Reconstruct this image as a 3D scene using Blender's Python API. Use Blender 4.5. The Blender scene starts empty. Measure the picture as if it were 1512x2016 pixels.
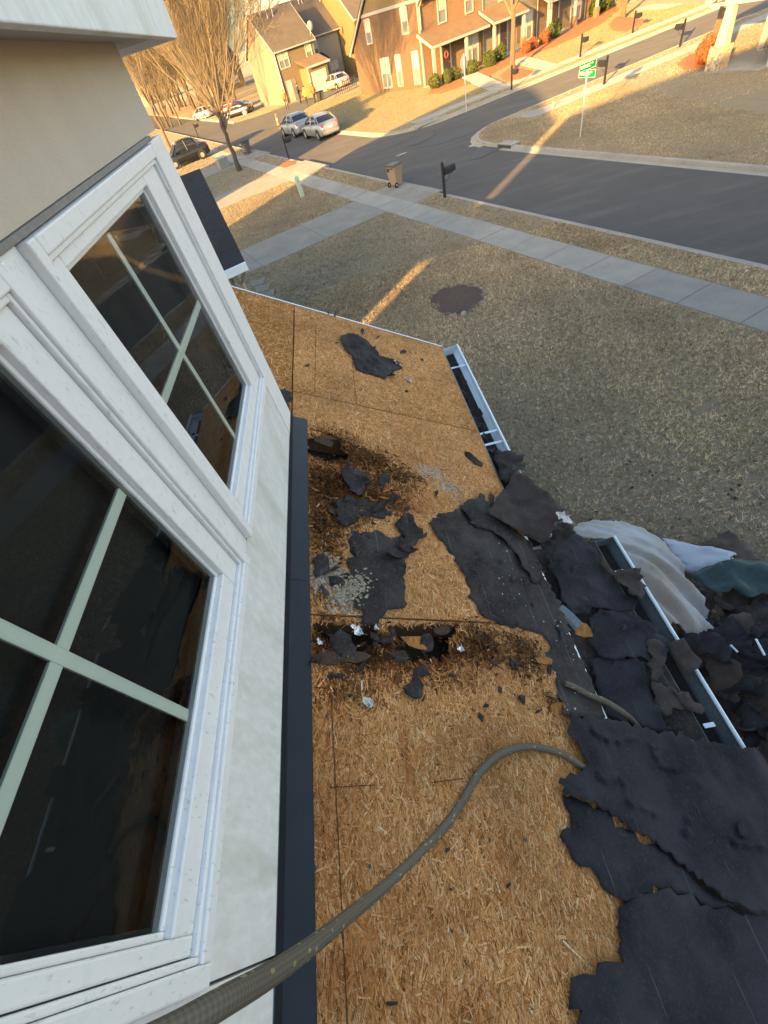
import bpy, math, random
import numpy as np
from mathutils import Vector, Matrix, noise as mnoise
from mathutils.geometry import delaunay_2d_cdt
random.seed(7); RNG = np.random.default_rng(7)
S = bpy.context.scene
COL = S.collection

# ------------------------------------------------------------------ camera, sky, sun, exposure
# photograph frame 1512 x 2016; lens and pose measured from the wall, window and ground vanishing points
FPX = 834.09; CX, CY = 756.0, 1008.0
RW = np.array([[0.96985728, -0.2317045, -0.07543132],
               [-0.12804835, -0.74798977, 0.65124106],
               [-0.20731734, -0.62195203, -0.7551127]])      # rows: world axes seen from the lens
CAM = np.array([0.0, 0.0, 6.0])
cd = bpy.data.cameras.new('camera'); cam = bpy.data.objects.new('camera', cd); COL.objects.link(cam)
r_, u_, b_ = RW @ [1, 0, 0], RW @ [0, -1, 0], RW @ [0, 0, -1]
cam.matrix_world = Matrix(((r_[0], u_[0], b_[0], CAM[0]), (r_[1], u_[1], b_[1], CAM[1]), (r_[2], u_[2], b_[2], CAM[2]), (0, 0, 0, 1)))
cd.sensor_fit = 'VERTICAL'; cd.sensor_height = 36.0; cd.lens = 36.0 * FPX / 2016.0
cd.clip_start = 0.02; cd.clip_end = 2000.0
S.camera = cam

SUN_EL = math.radians(10.5); SUN_H = (0.608, 0.794)          # light travels this way over the ground
wd = bpy.data.worlds.new('World'); S.world = wd; wd.use_nodes = True
wn = wd.node_tree; wn.nodes.clear()
wo = wn.nodes.new('ShaderNodeOutputWorld'); wb = wn.nodes.new('ShaderNodeBackground'); ws = wn.nodes.new('ShaderNodeTexSky')
ws.sky_type = 'NISHITA'; ws.sun_disc = False; ws.sun_elevation = SUN_EL
ws.sun_rotation = math.atan2(-SUN_H[0], -SUN_H[1])
ws.air_density = 0.9; ws.dust_density = 2.0; ws.ozone_density = 0.1
wb.inputs['Strength'].default_value = 0.12
wn.links.new(ws.outputs[0], wb.inputs['Color']); wn.links.new(wb.outputs[0], wo.inputs['Surface'])
sl = bpy.data.lights.new('sun', 'SUN'); so = bpy.data.objects.new('sun', sl); COL.objects.link(so)
sl.energy = 4.0; sl.angle = math.radians(0.5); sl.color = (1.0, 0.57, 0.17)
so.rotation_euler = Vector((SUN_H[0] * math.cos(SUN_EL), SUN_H[1] * math.cos(SUN_EL), -math.sin(SUN_EL))).to_track_quat('-Z', 'Y').to_euler()
so.location = (-20, -26, 30)
S.view_settings.view_transform = 'Standard'; S.view_settings.look = 'None'; S.view_settings.gamma = 1.0
S.view_settings.use_curve_mapping = False; S.view_settings.exposure = 2.5
S.render.engine = 'CYCLES'; S.cycles.max_bounces = 6; S.cycles.diffuse_bounces = 3; S.cycles.glossy_bounces = 3
S.cycles.transparent_max_bounces = 8; S.cycles.use_denoising = True

# ------------------------------------------------------------------ measuring helpers (photo point -> point on a real plane)
def ray(p):
    d = RW @ np.array([p[0] - CX, p[1] - CY, FPX]); return d / np.linalg.norm(d)
def on_z(p, z=0.0):
    d = ray(p); return CAM + d * ((z - CAM[2]) / d[2])
def on_x(p, x):
    d = ray(p); return CAM + d * (x / d[0])
RS = 0.609
def roof_z(x, y=0.0): return 4.16 - RS * x
def on_roof(p):
    d = ray(p); return CAM + d * (-1.84 / (d[2] + RS * d[0]))
def on_hf(p, hf, t0=0.4, t1=14.0):
    d = ray(p); t = t0; st = 0.02
    while t < t1:
        q = CAM + d * t
        if q[2] < hf(q[0], q[1]):
            a, b = t - st, t
            for _ in range(24):
                m = (a + b) / 2; q = CAM + d * m
                if q[2] < hf(q[0], q[1]): b = m
                else: a = m
            return CAM + d * b
        t += st
    return on_z(p)
def on_vert(p, P, dr):
    d = ray(p); n = np.array([dr[1], -dr[0]]); t = np.dot(n, np.array(P[:2])) / np.dot(n, d[:2]); return CAM + d * t
UA = np.array([-0.38, 0.925]); NB = np.array([0.925, 0.38])
def AB(a, b, z=0.0):
    q = a * UA + b * NB; return (float(q[0]), float(q[1]), z)
def toAB(x, y): return (-0.38 * x + 0.925 * y, 0.925 * x + 0.38 * y)

# ------------------------------------------------------------------ mesh helpers
class MB:
    def __init__(s): s.v = []; s.f = []
    def add(s, vs, fs):
        k = len(s.v); s.v += [tuple(map(float, q)) for q in vs]; s.f += [tuple(i + k for i in f) for f in fs]; return s
    def box(s, x0, x1, y0, y1, z0, z1):
        return s.add([(x0, y0, z0), (x1, y0, z0), (x1, y1, z0), (x0, y1, z0), (x0, y0, z1), (x1, y0, z1), (x1, y1, z1), (x0, y1, z1)],
                     [(0, 3, 2, 1), (4, 5, 6, 7), (0, 1, 5, 4), (1, 2, 6, 5), (2, 3, 7, 6), (3, 0, 4, 7)])
    def prism(s, poly, ex):
        n = len(poly); ex = np.array(ex, float); A = [np.array(p, float) for p in poly]
        return s.add(A + [p + ex for p in A], [tuple(range(n))[::-1], tuple(range(n, 2 * n))] + [(i, (i + 1) % n, n + (i + 1) % n, n + i) for i in range(n)])
    def tube(s, pts, r, sides=6, cap=True):
        pts = [Vector(p) for p in pts]; n = len(pts)
        if not hasattr(r, '__len__'): r = [r] * n
        k = len(s.v); up = Vector((0.13, 0.21, 0.97)); a = None
        for i in range(n):
            t = (pts[min(i + 1, n - 1)] - pts[max(i - 1, 0)])
            if t.length < 1e-9: t = Vector((0, 0, 1))
            t.normalize()
            if a is None:
                a = t.cross(up)
                if a.length < 0.05: a = t.cross(Vector((1, 0, 0)))
            else: a = a - t * a.dot(t)
            a.normalize(); b = t.cross(a)
            for j in range(sides):
                w = 2 * math.pi * j / sides
                q = pts[i] + (a * math.cos(w) + b * math.sin(w)) * r[i]; s.v.append(tuple(q))
        for i in range(n - 1):
            for j in range(sides):
                j2 = (j + 1) % sides
                s.f.append((k + i * sides + j, k + i * sides + j2, k + (i + 1) * sides + j2, k + (i + 1) * sides + j))
        if cap:
            s.f.append(tuple(k + j for j in range(sides))[::-1]); s.f.append(tuple(k + (n - 1) * sides + j for j in range(sides)))
        return s
    def loft(s, rings, closed=True, cap=True):
        k = len(s.v); m = len(rings[0])
        for rg in rings: s.v += [tuple(map(float, q)) for q in rg]
        for i in range(len(rings) - 1):
            for j in range(m if closed else m - 1):
                j2 = (j + 1) % m; s.f.append((k + i * m + j, k + i * m + j2, k + (i + 1) * m + j2, k + (i + 1) * m + j))
        if cap:
            s.f.append(tuple(k + j for j in range(m))[::-1]); s.f.append(tuple(k + (len(rings) - 1) * m + j for j in range(m)))
        return s
def link(name, me, mat=None, parent=None, world=True, label=None, cat=None, group=None, kind=None, bevel=0, smooth=False, solid=0, sub=0):
    o = bpy.data.objects.new(name, me); COL.objects.link(o)
    if mat is not None and len(me.materials) == 0: me.materials.append(mat)
    if parent is not None:
        o.parent = parent
        if world and parent.type == 'EMPTY': o.matrix_parent_inverse = Matrix(parent['_M']).inverted() if '_M' in parent else frames[parent.name].inverted()
    if smooth: me.shade_smooth()
    if solid: m = o.modifiers.new('thickness', 'SOLIDIFY'); m.thickness = solid; m.offset = 0
    if sub: m = o.modifiers.new('sub', 'SUBSURF'); m.levels = sub; m.render_levels = sub
    if bevel: m = o.modifiers.new('bevel', 'BEVEL'); m.width = bevel; m.segments = 2; m.limit_method = 'ANGLE'
    if label: o['label'] = label
    if cat: o['category'] = cat
    if group: o['group'] = group
    if kind: o['kind'] = kind
    return o
def build(name, mb, mat=None, parent=None, **k):
    me = bpy.data.meshes.new(name)
    if parent is None and k.get('recenter', True) and k.get('kind') is None:
        V = np.array(mb.v); c = np.array([(V[:, 0].min() + V[:, 0].max()) / 2, (V[:, 1].min() + V[:, 1].max()) / 2, V[:, 2].min()])
        k.pop('recenter', None)
        me.from_pydata([tuple(q) for q in V - c], [], mb.f); me.update()
        o = link(name, me, mat, None, **k); o.location = tuple(c); return o
    k.pop('recenter', None)
    me.from_pydata(mb.v, [], mb.f); me.update()
    return link(name, me, mat, parent, **k)
frames = {}
def thing(name, label, cat, loc=(0, 0, 0), rotz=0.0, group=None):
    o = bpy.data.objects.new(name, None); COL.objects.link(o); o.empty_display_size = 0.3
    o.location = loc; o.rotation_euler = (0, 0, rotz); o['label'] = label; o['category'] = cat
    if group: o['group'] = group
    frames[o.name] = Matrix.Translation(Vector(loc)) @ Matrix.Rotation(rotz, 4, 'Z')
    return o
def copy_tree(o, parent=None):
    c = o.copy(); COL.objects.link(c); c.parent = parent
    if o.name in frames: frames[c.name] = frames[o.name]
    for ch in list(o.children):
        if ch is not c: copy_tree(ch, c)
    return c
def place(o, loc, rotz=0.0, label=None, scale=None):
    o.location = loc; o.rotation_euler = (0, 0, rotz)
    if scale: o.scale = (scale,) * 3
    if label: o['label'] = label
    return o
def bulk(name, V, F, mat, parent=None, colors=None, **k):
    """big triangle / quad soup straight from numpy: F is (n,3) or (n,4); colors per face"""
    me = bpy.data.meshes.new(name); V = np.asarray(V, np.float32); F = np.asarray(F, np.int32); n, m = F.shape
    me.vertices.add(len(V)); me.vertices.foreach_set('co', V.ravel())
    me.loops.add(n * m); me.loops.foreach_set('vertex_index', F.ravel())
    me.polygons.add(n); me.polygons.foreach_set('loop_start', np.arange(0, n * m, m, dtype=np.int32)); me.polygons.foreach_set('loop_total', np.full(n, m, np.int32))
    me.update(calc_edges=True)
    if colors is not None:
        at = me.color_attributes.new('tint', 'FLOAT_COLOR', 'CORNER')
        c = np.ones((n * m, 4), np.float32); c[:, :3] = np.repeat(np.asarray(colors, np.float32), m, axis=0); at.data.foreach_set('color', c.ravel())
    return link(name, me, mat, parent, **k)
def in_poly(X, Y, P):
    X = np.asarray(X, float); Y = np.asarray(Y, float); r = np.zeros(X.shape, bool); n = len(P)
    for i in range(n):
        x0, y0 = P[i][:2]; x1, y1 = P[(i + 1) % n][:2]
        c = ((y0 > Y) != (y1 > Y)); 
        with np.errstate(divide='ignore', invalid='ignore'): xx = (x1 - x0) * (Y - y0) / (y1 - y0 + 1e-12) + x0
        r ^= c & (X < xx)
    return r
def edge_dist(X, Y, P):
    X = np.asarray(X, float); Y = np.asarray(Y, float); d = np.full(X.shape, 1e9); n = len(P)
    for i in range(n):
        a = np.array(P[i][:2]); b = np.array(P[(i + 1) % n][:2]); v = b - a; L = v @ v + 1e-12
        t = np.clip(((X - a[0]) * v[0] + (Y - a[1]) * v[1]) / L, 0, 1); d = np.minimum(d, np.hypot(X - a[0] - t * v[0], Y - a[1] - t * v[1]))
    return d
def nz(x, y, z=0.0, s=1.0): return mnoise.noise(Vector((x * s, y * s, z)))
def fbm(x, y, z=0.0, s=1.0): return nz(x, y, z, s) * .6 + nz(x, y, z + 5, s * 2.1) * .3 + nz(x, y, z + 9, s * 4.3) * .15

# ------------------------------------------------------------------ materials
def sock(nt, node, key, val):
    i = node.inputs[key]
    if hasattr(val, 'is_output') or isinstance(val, bpy.types.NodeSocket): nt.links.new(val, i)
    else:
        if isinstance(val, (tuple, list)) and i.type == 'RGBA' and len(val) == 3: val = (*val, 1)
        i.default_value = val
class NT:
    def __init__(s, name):
        s.m = bpy.data.materials.new(name); s.m.use_nodes = True; s.t = s.m.node_tree; s.t.nodes.clear()
        s.out = s.t.nodes.new('ShaderNodeOutputMaterial'); s.p = s.t.nodes.new('ShaderNodeBsdfPrincipled'); s.t.links.new(s.p.outputs[0], s.out.inputs['Surface'])
        s.tc = s.t.nodes.new('ShaderNodeTexCoord')
    def n(s, ty, out=0, attrs=None, **ins):
        nd = s.t.nodes.new('ShaderNode' + ty)
        for k, v in (attrs or {}).items(): setattr(nd, k, v)
        for k, v in ins.items():
            key = int(k[1:]) if k[0] == 'i' and k[1:].isdigit() else k.replace('_', ' ')
            sock(s.t, nd, key, v)
        return nd.outputs[out]
    def co(s, scale=(1, 1, 1), kind='Object', rot=(0, 0, 0)):
        return s.n('Mapping', Vector=s.tc.outputs[kind], Scale=scale, Rotation=rot)
    def noise(s, vec, scale, detail=4, rough=.55): return s.n('TexNoise', Vector=vec, Scale=scale, Detail=detail, Roughness=rough)
    def ramp(s, fac, pts):
        nd = s.t.nodes.new('ShaderNodeValToRGB'); s.t.links.new(fac, nd.inputs[0]); e = nd.color_ramp.elements
        while len(e) < len(pts): e.new(0.5)
        for el, (pos, c) in zip(e, pts): el.position = pos; el.color = (*c, 1) if len(c) == 3 else c
        return nd.outputs[0]
    def mix(s, fac, a, b, mode='MIX'):
        nd = s.t.nodes.new('ShaderNodeMix'); nd.data_type = 'RGBA'; nd.blend_type = mode
        sock(s.t, nd, 0, fac); sock(s.t, nd, 6, a if not isinstance(a, tuple) else (*a, 1)); sock(s.t, nd, 7, b if not isinstance(b, tuple) else (*b, 1)); return nd.outputs[2]
    def math(s, op, a, b=0.0):
        nd = s.t.nodes.new('ShaderNodeMath'); nd.operation = op; sock(s.t, nd, 0, a); sock(s.t, nd, 1, b); return nd.outputs[0]
    def step(s, f, a, b): return s.n('MapRange', Value=f, From_Min=a, From_Max=b)
    def bump(s, h, strength=.3, dist=.01):
        s.t.links.new(s.n('Bump', Height=h, Strength=strength, Distance=dist), s.p.inputs['Normal'])
    def fin(s, col, rough=.8, metal=0, spec=.5):
        if rough > .88 and not metal: s.p.inputs['Diffuse Roughness'].default_value = 0.7
        sock(s.t, s.p, 'Base Color', col); sock(s.t, s.p, 'Roughness', rough); s.p.inputs['Metallic'].default_value = metal; s.p.inputs['Specular IOR Level'].default_value = spec
        return s.m
def g3(v): return (v, v, v)
def mul(c, k): return tuple(min(1, x * k) for x in c)
def simple(name, col, rough=.75, var=.25, scale=6, bump=.15, bscale=80, metal=0, spec=.4, dist=.004, stretch=(1, 1, 1)):
    t = NT(name); v = t.co(stretch); f = t.noise(v, scale, 5); c = t.mix(f, mul(col, 1 - var), mul(col, 1 + var))
    f2 = t.noise(v, bscale, 3); c = t.mix(t.step(f2, .3, .7), mul(col, 1 - var), c) if var > .1 else c
    if bump: t.bump(f2, bump, dist)
    return t.fin(c, rough, metal, spec)
M = {}
def tintmat(name, rough=.85, spec=.25, bscale=150, bump=.2):
    t = NT(name); c = t.n('Attribute', attrs={'attribute_name': 'tint'}); v = t.co()
    f = t.noise(v, bscale, 3); c2 = t.mix(f, g3(.75), g3(1.2)); c = t.mix(1.0, c, c2, 'MULTIPLY')
    if bump: t.bump(f, bump, .003)
    return t.fin(c, rough, 0, spec)
M['tint'] = tintmat('wood_strands', .95, .03)
M['blades'] = tintmat('dry_grass_blades', .95, .0, 20, 0)
# white trim with mildew specks and streaks
t = NT('weathered_white_trim'); v = t.co(); sp = t.noise(t.co((1, 1, .35)), 130, 2, .5); big = t.noise(v, 3.5, 5); fine = t.noise(v, 30, 4)
c = t.mix(big, (.77, .75, .735), (.84, .82, .80)); c = t.mix(t.step(sp, .62, .78), c, (.50, .51, .50)); c = t.mix(t.math('MULTIPLY', t.step(fine, .5, .8), .30), c, (.58, .58, .56))
t.bump(fine, .08, .003); M['trim'] = t.fin(c, .5, 0, .4)
t = NT('mildewed_base_board'); v = t.co(); sp = t.noise(t.co((1, 1, .3)), 110, 3, .6); big = t.noise(t.co((1, 2.2, .7)), 3.0, 5, .6); fine = t.noise(t.co((1, 1, .4)), 40, 4)
c = t.mix(t.step(fine, .35, .7), (.69, .67, .63), (.79, .77, .74)); c = t.mix(t.math('MULTIPLY', t.step(big, .50, .72), .55), c, (.47, .47, .37)); c = t.mix(t.math('MULTIPLY', t.step(sp, .62, .76), .5), c, (.45, .45, .44))
t.bump(fine, .15, .003); M['board'] = t.fin(c, .6, 0, .35)
t = NT('tan_stucco'); v = t.co(); f = t.noise(v, 220, 3); b = t.noise(t.co((1, 1.5, .5)), 5, 5); c = t.mix(b, (.60, .50, .395), (.72, .61, .49)); c = t.mix(t.step(f, .55, .8), c, (.52, .44, .34)); t.bump(f, .5, .004); M['stucco'] = t.fin(c, .9)
M['muntin'] = simple('sage_grid', (.72, .77, .73), .45, .06, 5, .05)
M['darktrim'] = simple('dark_cap_flashing', (.24, .22, .20), .7, .2, 20, .1)
t = NT('black_flashing'); v = t.co(); f = t.noise(t.co((6, 1, 6)), 30, 4); f2 = t.noise(v, 9, 5); c = t.mix(f2, (.010, .012, .016), (.022, .025, .032)); c = t.mix(t.step(f, .72, .8), c, (.14, .15, .16)); t.bump(f2, .15, .006); M['flash'] = t.fin(c, .5, 0, .25)
t = NT('window_glass'); t.t.nodes.remove(t.p); gl = t.t.nodes.new('ShaderNodeBsdfGlossy'); gl.inputs['Roughness'].default_value = .0; gl.inputs['Color'].default_value = (.95, .97, 1, 1)
tr = t.t.nodes.new('ShaderNodeBsdfTransparent'); tr.inputs['Color'].default_value = (.88, .92, .90, 1); mx = t.t.nodes.new('ShaderNodeMixShader'); fr = t.n('Fresnel', IOR=1.45)
w_ = t.n('Bump', Height=t.noise(t.co(), 2.2, 2), Strength=.04, Distance=.02); t.t.links.new(w_, gl.inputs['Normal'])
t.t.links.new(fr, mx.inputs[0]); t.t.links.new(tr.outputs[0], mx.inputs[1]); t.t.links.new(gl.outputs[0], mx.inputs[2]); t.t.links.new(mx.outputs[0], t.out.inputs['Surface']); M['glass'] = t.m
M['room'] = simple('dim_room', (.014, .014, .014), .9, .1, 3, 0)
M['seal'] = simple('dark_gasket', (.03, .035, .04), .4, .1, 3, 0)
t = NT('roofing_felt'); v = t.co(); f = t.noise(v, 5, 6, .6); f2 = t.noise(v, 60, 4); f3 = t.noise(v, 240, 2); c = t.mix(t.step(f, .3, .7), (.014, .012, .012), (.062, .052, .048)); c = t.mix(t.math('MULTIPLY', t.step(f2, .52, .75), .6), c, (.095, .078, .066)); c = t.mix(t.step(f3, .66, .74), c, (.17, .145, .12))
sx_ = t.t.nodes.new('ShaderNodeSeparateXYZ'); t.t.links.new(t.tc.outputs['Object'], sx_.inputs[0]); fl_ = t.math('FRACT', t.math('DIVIDE', sx_.outputs[0], .105)); c = t.mix(t.math('MULTIPLY', t.math('MULTIPLY', t.step(fl_, .022, .012), t.step(t.noise(v, 7, 3), .5, .62)), .55), c, (.26, .23, .20)); t.bump(t.mix(.4, f2, f3), .5, .008); M['felt'] = t.fin(c, .85, 0, .12)
t = NT('brown_felt'); v = t.co(); f = t.noise(v, 6, 6, .6); f2 = t.noise(v, 70, 4); c = t.mix(t.step(f, .3, .7), (.050, .039, .034), (.10, .078, .066)); c = t.mix(t.step(f2, .62, .8), c, (.16, .135, .11)); t.bump(f2, .35, .006); M['feltbrown'] = t.fin(c, .9, 0, .1)
t = NT('navy_felt'); v = t.co(); f = t.noise(v, 4, 6, .6); f2 = t.noise(v, 90, 3); c = t.mix(t.step(f, .3, .7), (.010, .010, .013), (.042, .040, .045)); c = t.mix(t.math('MULTIPLY', t.step(f2, .55, .75), .5), c, (.062, .056, .055)); c = t.mix(t.step(t.noise(v, 260, 2), .70, .76), c, (.12, .11, .10)); sx_ = t.t.nodes.new('ShaderNodeSeparateXYZ'); t.t.links.new(t.tc.outputs['Object'], sx_.inputs[0]); fl_ = t.math('FRACT', t.math('DIVIDE', sx_.outputs[0], .14)); c = t.mix(t.math('MULTIPLY', t.math('MULTIPLY', t.step(fl_, .018, .010), t.step(t.noise(v, 6, 3), .52, .64)), .5), c, (.20, .19, .18)); t.bump(t.mix(.5, f2, t.noise(v, 240, 2)), .5, .008); M['feltnavy'] = t.fin(c, .8, 0, .15)
t = NT('painted_gutter'); v = t.co(); f = t.noise(v, 45, 4); c = t.mix(t.step(f, .63, .7), (.66, .72, .76), (.12, .12, .12)); M['gutter'] = t.fin(c, .35, 0, .5)
M['gutterclean'] = simple('gutter_enamel', (.62, .72, .78), .3, .08, 8, 0)
M['gutterin'] = simple('gutter_inside', (.16, .20, .22), .5, .3, 20, .1)
t = NT('silver_foil'); v = t.co(); f = t.noise(v, 120, 3); t.bump(f, .8, .01); M['foil'] = t.fin((.85, .86, .88), .22, 1)
# ------------------------------------------------------------------ the house being re-roofed
Z = 6.0
house = thing('house', 'tan stucco house being re-roofed, its bare board roof and dormer windows in front', 'house', (-3.0, 1.0, 0.0))
def wb_(name, boxes, mat, parent=house, **k):
    m = MB()
    for (x0, x1, y0, y1, z0, z1) in boxes: m.box(x0, x1, y0, y1, z0 + Z, z1 + Z)
    return build(name, m, mat, parent, **k)
XF = -0.600
# dormer front: stucco band, corner board, base boards, near panel
wb_('stucco_panel', [(-.70, XF, -1.9, 2.150, -.126, .16)], M['stucco'])
wb_('cap_shadow_flashing', [(-.66, XF + .010, -1.9, 2.02, -.140, -.127)], M['darktrim'], bevel=.002)  # drip cap; its dark tone paints in the shadow band over the trim
wb_('corner_board', [(-.66, XF + .004, 1.968, 2.168, -1.452, -.141)], M['trim'], bevel=.003)
wb_('corner_return', [(-2.6, -.661, 2.06, 2.166, -1.45, .16)], M['trim'])
wb_('base_board', [(-.66, XF + .001, -.104, 1.966, -1.447, -1.082)], M['board'], bevel=.002)
wb_('base_board', [(-.66, XF - .001, -1.9, -.110, -1.447, -1.074)], M['board'], bevel=.002)
wb_('mullion_board', [(-.66, XF + .001, .866, .952, -1.080, -.141)], M['trim'], bevel=.002)
wb_('wall_panel', [(-.66, XF, -1.9, -.112, -1.072, -.141)], M['trim'])
def ring(mb, y0, y1, z0, z1, wy0, wy1, wz0, wz1, x0, x1):
    """a picture-frame ring between an outer and an inner rectangle"""
    mb.box(x0, x1, y0, wy0, z0 + Z, z1 + Z); mb.box(x0, x1, wy1, y1, z0 + Z, z1 + Z)
    mb.box(x0, x1, wy0, wy1, z0 + Z, wz0 + Z); mb.box(x0, x1, wy0, wy1, wz1 + Z, z1 + Z)
def dormer_window(o, g, vy, hz, lab):
    oy0, oy1, oz0, oz1 = o; gy0, gy1, gz0, gz1 = g
    m = MB(); k = .035
    ring(m, oy0, oy1, oz0, oz1, oy0 + k, oy1 - k, oz0 + k, oz1 - k, -.66, XF + .024)
    w = build('window', m, M['trim'], house, bevel=.004, label=lab)
    m = MB(); ring(m, oy0 + k + .001, oy1 - k - .001, oz0 + k + .001, oz1 - k - .001, oy0 + k + .012, oy1 - k - .012, oz0 + k + .012, oz1 - k - .012, -.66, XF + .016); build('frame_bead', m, M['trim'], w, bevel=.003)
    m = MB(); ring(m, oy0 + k + .014, oy1 - k - .014, oz0 + k + .014, oz1 - k - .014, gy0 - .012, gy1 + .012, gz0 - .012, gz1 + .012, -.66, XF + .006); build('sash', m, M['trim'], w, bevel=.004)
    m = MB(); ring(m, gy0 - .0115, gy1 + .0115, gz0 - .0115, gz1 + .0115, gy0, gy1, gz0, gz1, -.655, XF - .010); build('glazing_bead', m, M['trim'], w, bevel=.003)
    m = MB(); ring(m, gy0 + .0005, gy1 - .0005, gz0 + .0005, gz1 - .0005, gy0 + .008, gy1 - .008, gz0 + .008, gz1 - .008, -.648, -.628); build('gasket', m, M['seal'], w)
    # insulating glass: outer pane, grid between the panes, inner pane
    build('pane', MB().add([(-.6165, gy0, gz0 + Z), (-.6165, gy1, gz0 + Z), (-.6165, gy1, gz1 + Z), (-.6165, gy0, gz1 + Z)], [(0, 1, 2, 3)]), M['glass'], w)
    build('muntin', MB().box(-.626, -.620, vy - .013, vy + .013, gz0 + .009 + Z, gz1 - .009 + Z), M['muntin'], w, bevel=.001)
    build('muntin', MB().box(-.6275, -.6205, gy0 + .009, vy - .0132, hz - .013 + Z, hz + .013 + Z), M['muntin'], w, bevel=.001)
    build('muntin', MB().box(-.6275, -.6205, vy + .0132, gy1 - .009, hz - .013 + Z, hz + .013 + Z), M['muntin'], w, bevel=.001)
dormer_window((-.108, .864, -1.074, -.142), (-.017, .727, -.945, -.235), .343, -.560, 'near dormer window with four dark panes')
dormer_window((.954, 1.966, -1.074, -.142), (1.063, 1.752, -.955, -.228), 1.370, -.580, 'far dormer window reflecting the yard and street')
# dim room behind the glass
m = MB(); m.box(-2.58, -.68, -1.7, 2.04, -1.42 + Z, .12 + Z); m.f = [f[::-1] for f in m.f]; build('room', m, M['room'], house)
# overhang above: fascia, soffit, end return
def zs(y): return .064 + .0265 * (2.42 - y)
m = MB(); ye, yn = 2.425, -2.0
m.prism([(-.45, ye, zs(ye) + Z), (-.45, yn, zs(yn) + Z), (-.45, yn, .9 + Z), (-.45, ye, .62 + Z)], (-.030, 0, 0)); build('fascia', m, M['board'], house, bevel=.003)
m = MB(); m.prism([(-.48, ye, zs(ye) + Z), (-.48, ye, .62 + Z), (-1.6, ye, .62 + Z), (-1.6, ye, zs(ye) + Z)], (0, -.025, 0)); build('fascia_return', m, M['trim'], house)
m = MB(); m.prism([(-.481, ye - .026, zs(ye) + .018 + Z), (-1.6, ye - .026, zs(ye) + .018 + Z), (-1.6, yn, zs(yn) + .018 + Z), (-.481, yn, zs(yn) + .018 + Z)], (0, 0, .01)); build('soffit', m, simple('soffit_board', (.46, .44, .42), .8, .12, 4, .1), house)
m = MB(); m.prism([(-.47, ye + .02, .625 + Z), (-.47, yn, .905 + Z), (-2.6, yn, 1.5 + Z), (-2.6, ye + .02, 1.2 + Z)], (0, 0, .03)); build('dormer_roof', m, M['feltnavy'], house)

# ---- roof deck -------------------------------------------------------------------------------------
YR = 3.775; XE = .592
def blob(px, py, rx, ry, k): q = on_roof((px, py)); return (q[0], q[1], rx, ry, k)
ROT = [blob(655, 885, .15, .16, 1.1), blob(720, 905, .17, .11, .8), blob(640, 960, .14, .20, 1.0), blob(690, 955, .16, .12, .95), blob(665, 1005, .15, .12, .95), blob(740, 985, .17, .10, .8), blob(780, 935, .14, .07, .6), blob(632, 1030, .08, .16, .8), blob(800, 960, .12, .08, .45), blob(640, 1050, .10, .18, .55),
       blob(640, 1260, .10, .09, 1.0), blob(720, 1275, .13, .10, 1.1), blob(830, 1280, .16, .085, 1.0), blob(940, 1270, .13, .10, .75), blob(1030, 1290, .09, .11, .6), blob(680, 1360, .14, .06, .45), blob(900, 1340, .15, .05, .35), blob(632, 1180, .06, .12, .35), blob(1085, 1390, .05, .1, .4)]
MOULD = [blob(850, 930, .07, .05, .9), blob(885, 960, .05, .04, .9), blob(640, 1140, .06, .07, .6), blob(690, 1190, .08, .06, .5)]
STAIN = [blob(640, 1430, .10, .16, .9), blob(650, 1620, .09, .2, .7), blob(800, 1490, .02, .13, .9), blob(1000, 1700, .07, .10, .7), blob(690, 1900, .12, .10, .8), blob(850, 1830, .10, .06, .6), blob(950, 1450, .10, .05, .6), blob(760, 1760, .06, .09, .6), blob(920, 1990, .12, .05, .7), blob(930, 850, .06, .12, .5), blob(960, 930, .05, .06, .6), blob(600, 640, .12, .10, .5), blob(820, 900, .14, .06, .5), blob(900, 1290, .25, .07, .9), blob(700, 940, .24, .24, 1.0), blob(790, 985, .2, .12, .8), blob(800, 1300, .36, .10, 1.0), blob(640, 1080, .1, .2, .8)]
def bl(x, y, L):
    x = np.asarray(x, float); y = np.asarray(y, float); r = np.zeros(np.broadcast(x, y).shape)
    for (cx, cy, rx, ry, k) in L: r = np.maximum(r, k * np.exp(-(((x - cx) / rx) ** 2 + ((y - cy) / ry) ** 2)))
    return r
def px_poly(P): return [tuple(on_roof(p)[:2]) for p in P]
HOLES = [px_poly([(606, 862), (628, 856), (650, 850), (668, 862), (676, 885), (690, 893), (694, 908), (672, 906), (650, 912), (632, 906), (616, 900), (604, 893)]),
         px_poly([(612, 1222), (660, 1224), (705, 1226), (742, 1226), (748, 1245), (738, 1270), (720, 1290), (690, 1296), (660, 1282), (640, 1262), (622, 1245)]),
         px_poly([(762, 1228), (800, 1228), (850, 1226), (905, 1228), (900, 1246), (885, 1262), (890, 1290), (870, 1306), (840, 1298), (815, 1308), (790, 1302), (778, 1280), (782, 1256), (764, 1244)])]
def in_hole(X, Y):
    r = np.zeros(np.shape(X), bool)
    for h in HOLES: r |= in_poly(X, Y, h)
    return r
def deck_h(x, y):
    r = float(bl(x, y, ROT)); return r * (.012 * nz(x, y, 3, 14) + .008 * nz(x, y, 8, 40)) - .006 * max(0, r - .5)
def cdt(outline, pts):
    vs = [Vector(p[:2]) for p in outline] + [Vector(p[:2]) for p in pts]; n = len(outline)
    V, E_, F, _, _, _ = delaunay_2d_cdt(vs, [(i, (i + 1) % n) for i in range(n)], [], 1, 1e-5)
    return [(v.x, v.y) for v in V], [tuple(f) for f in F]
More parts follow.
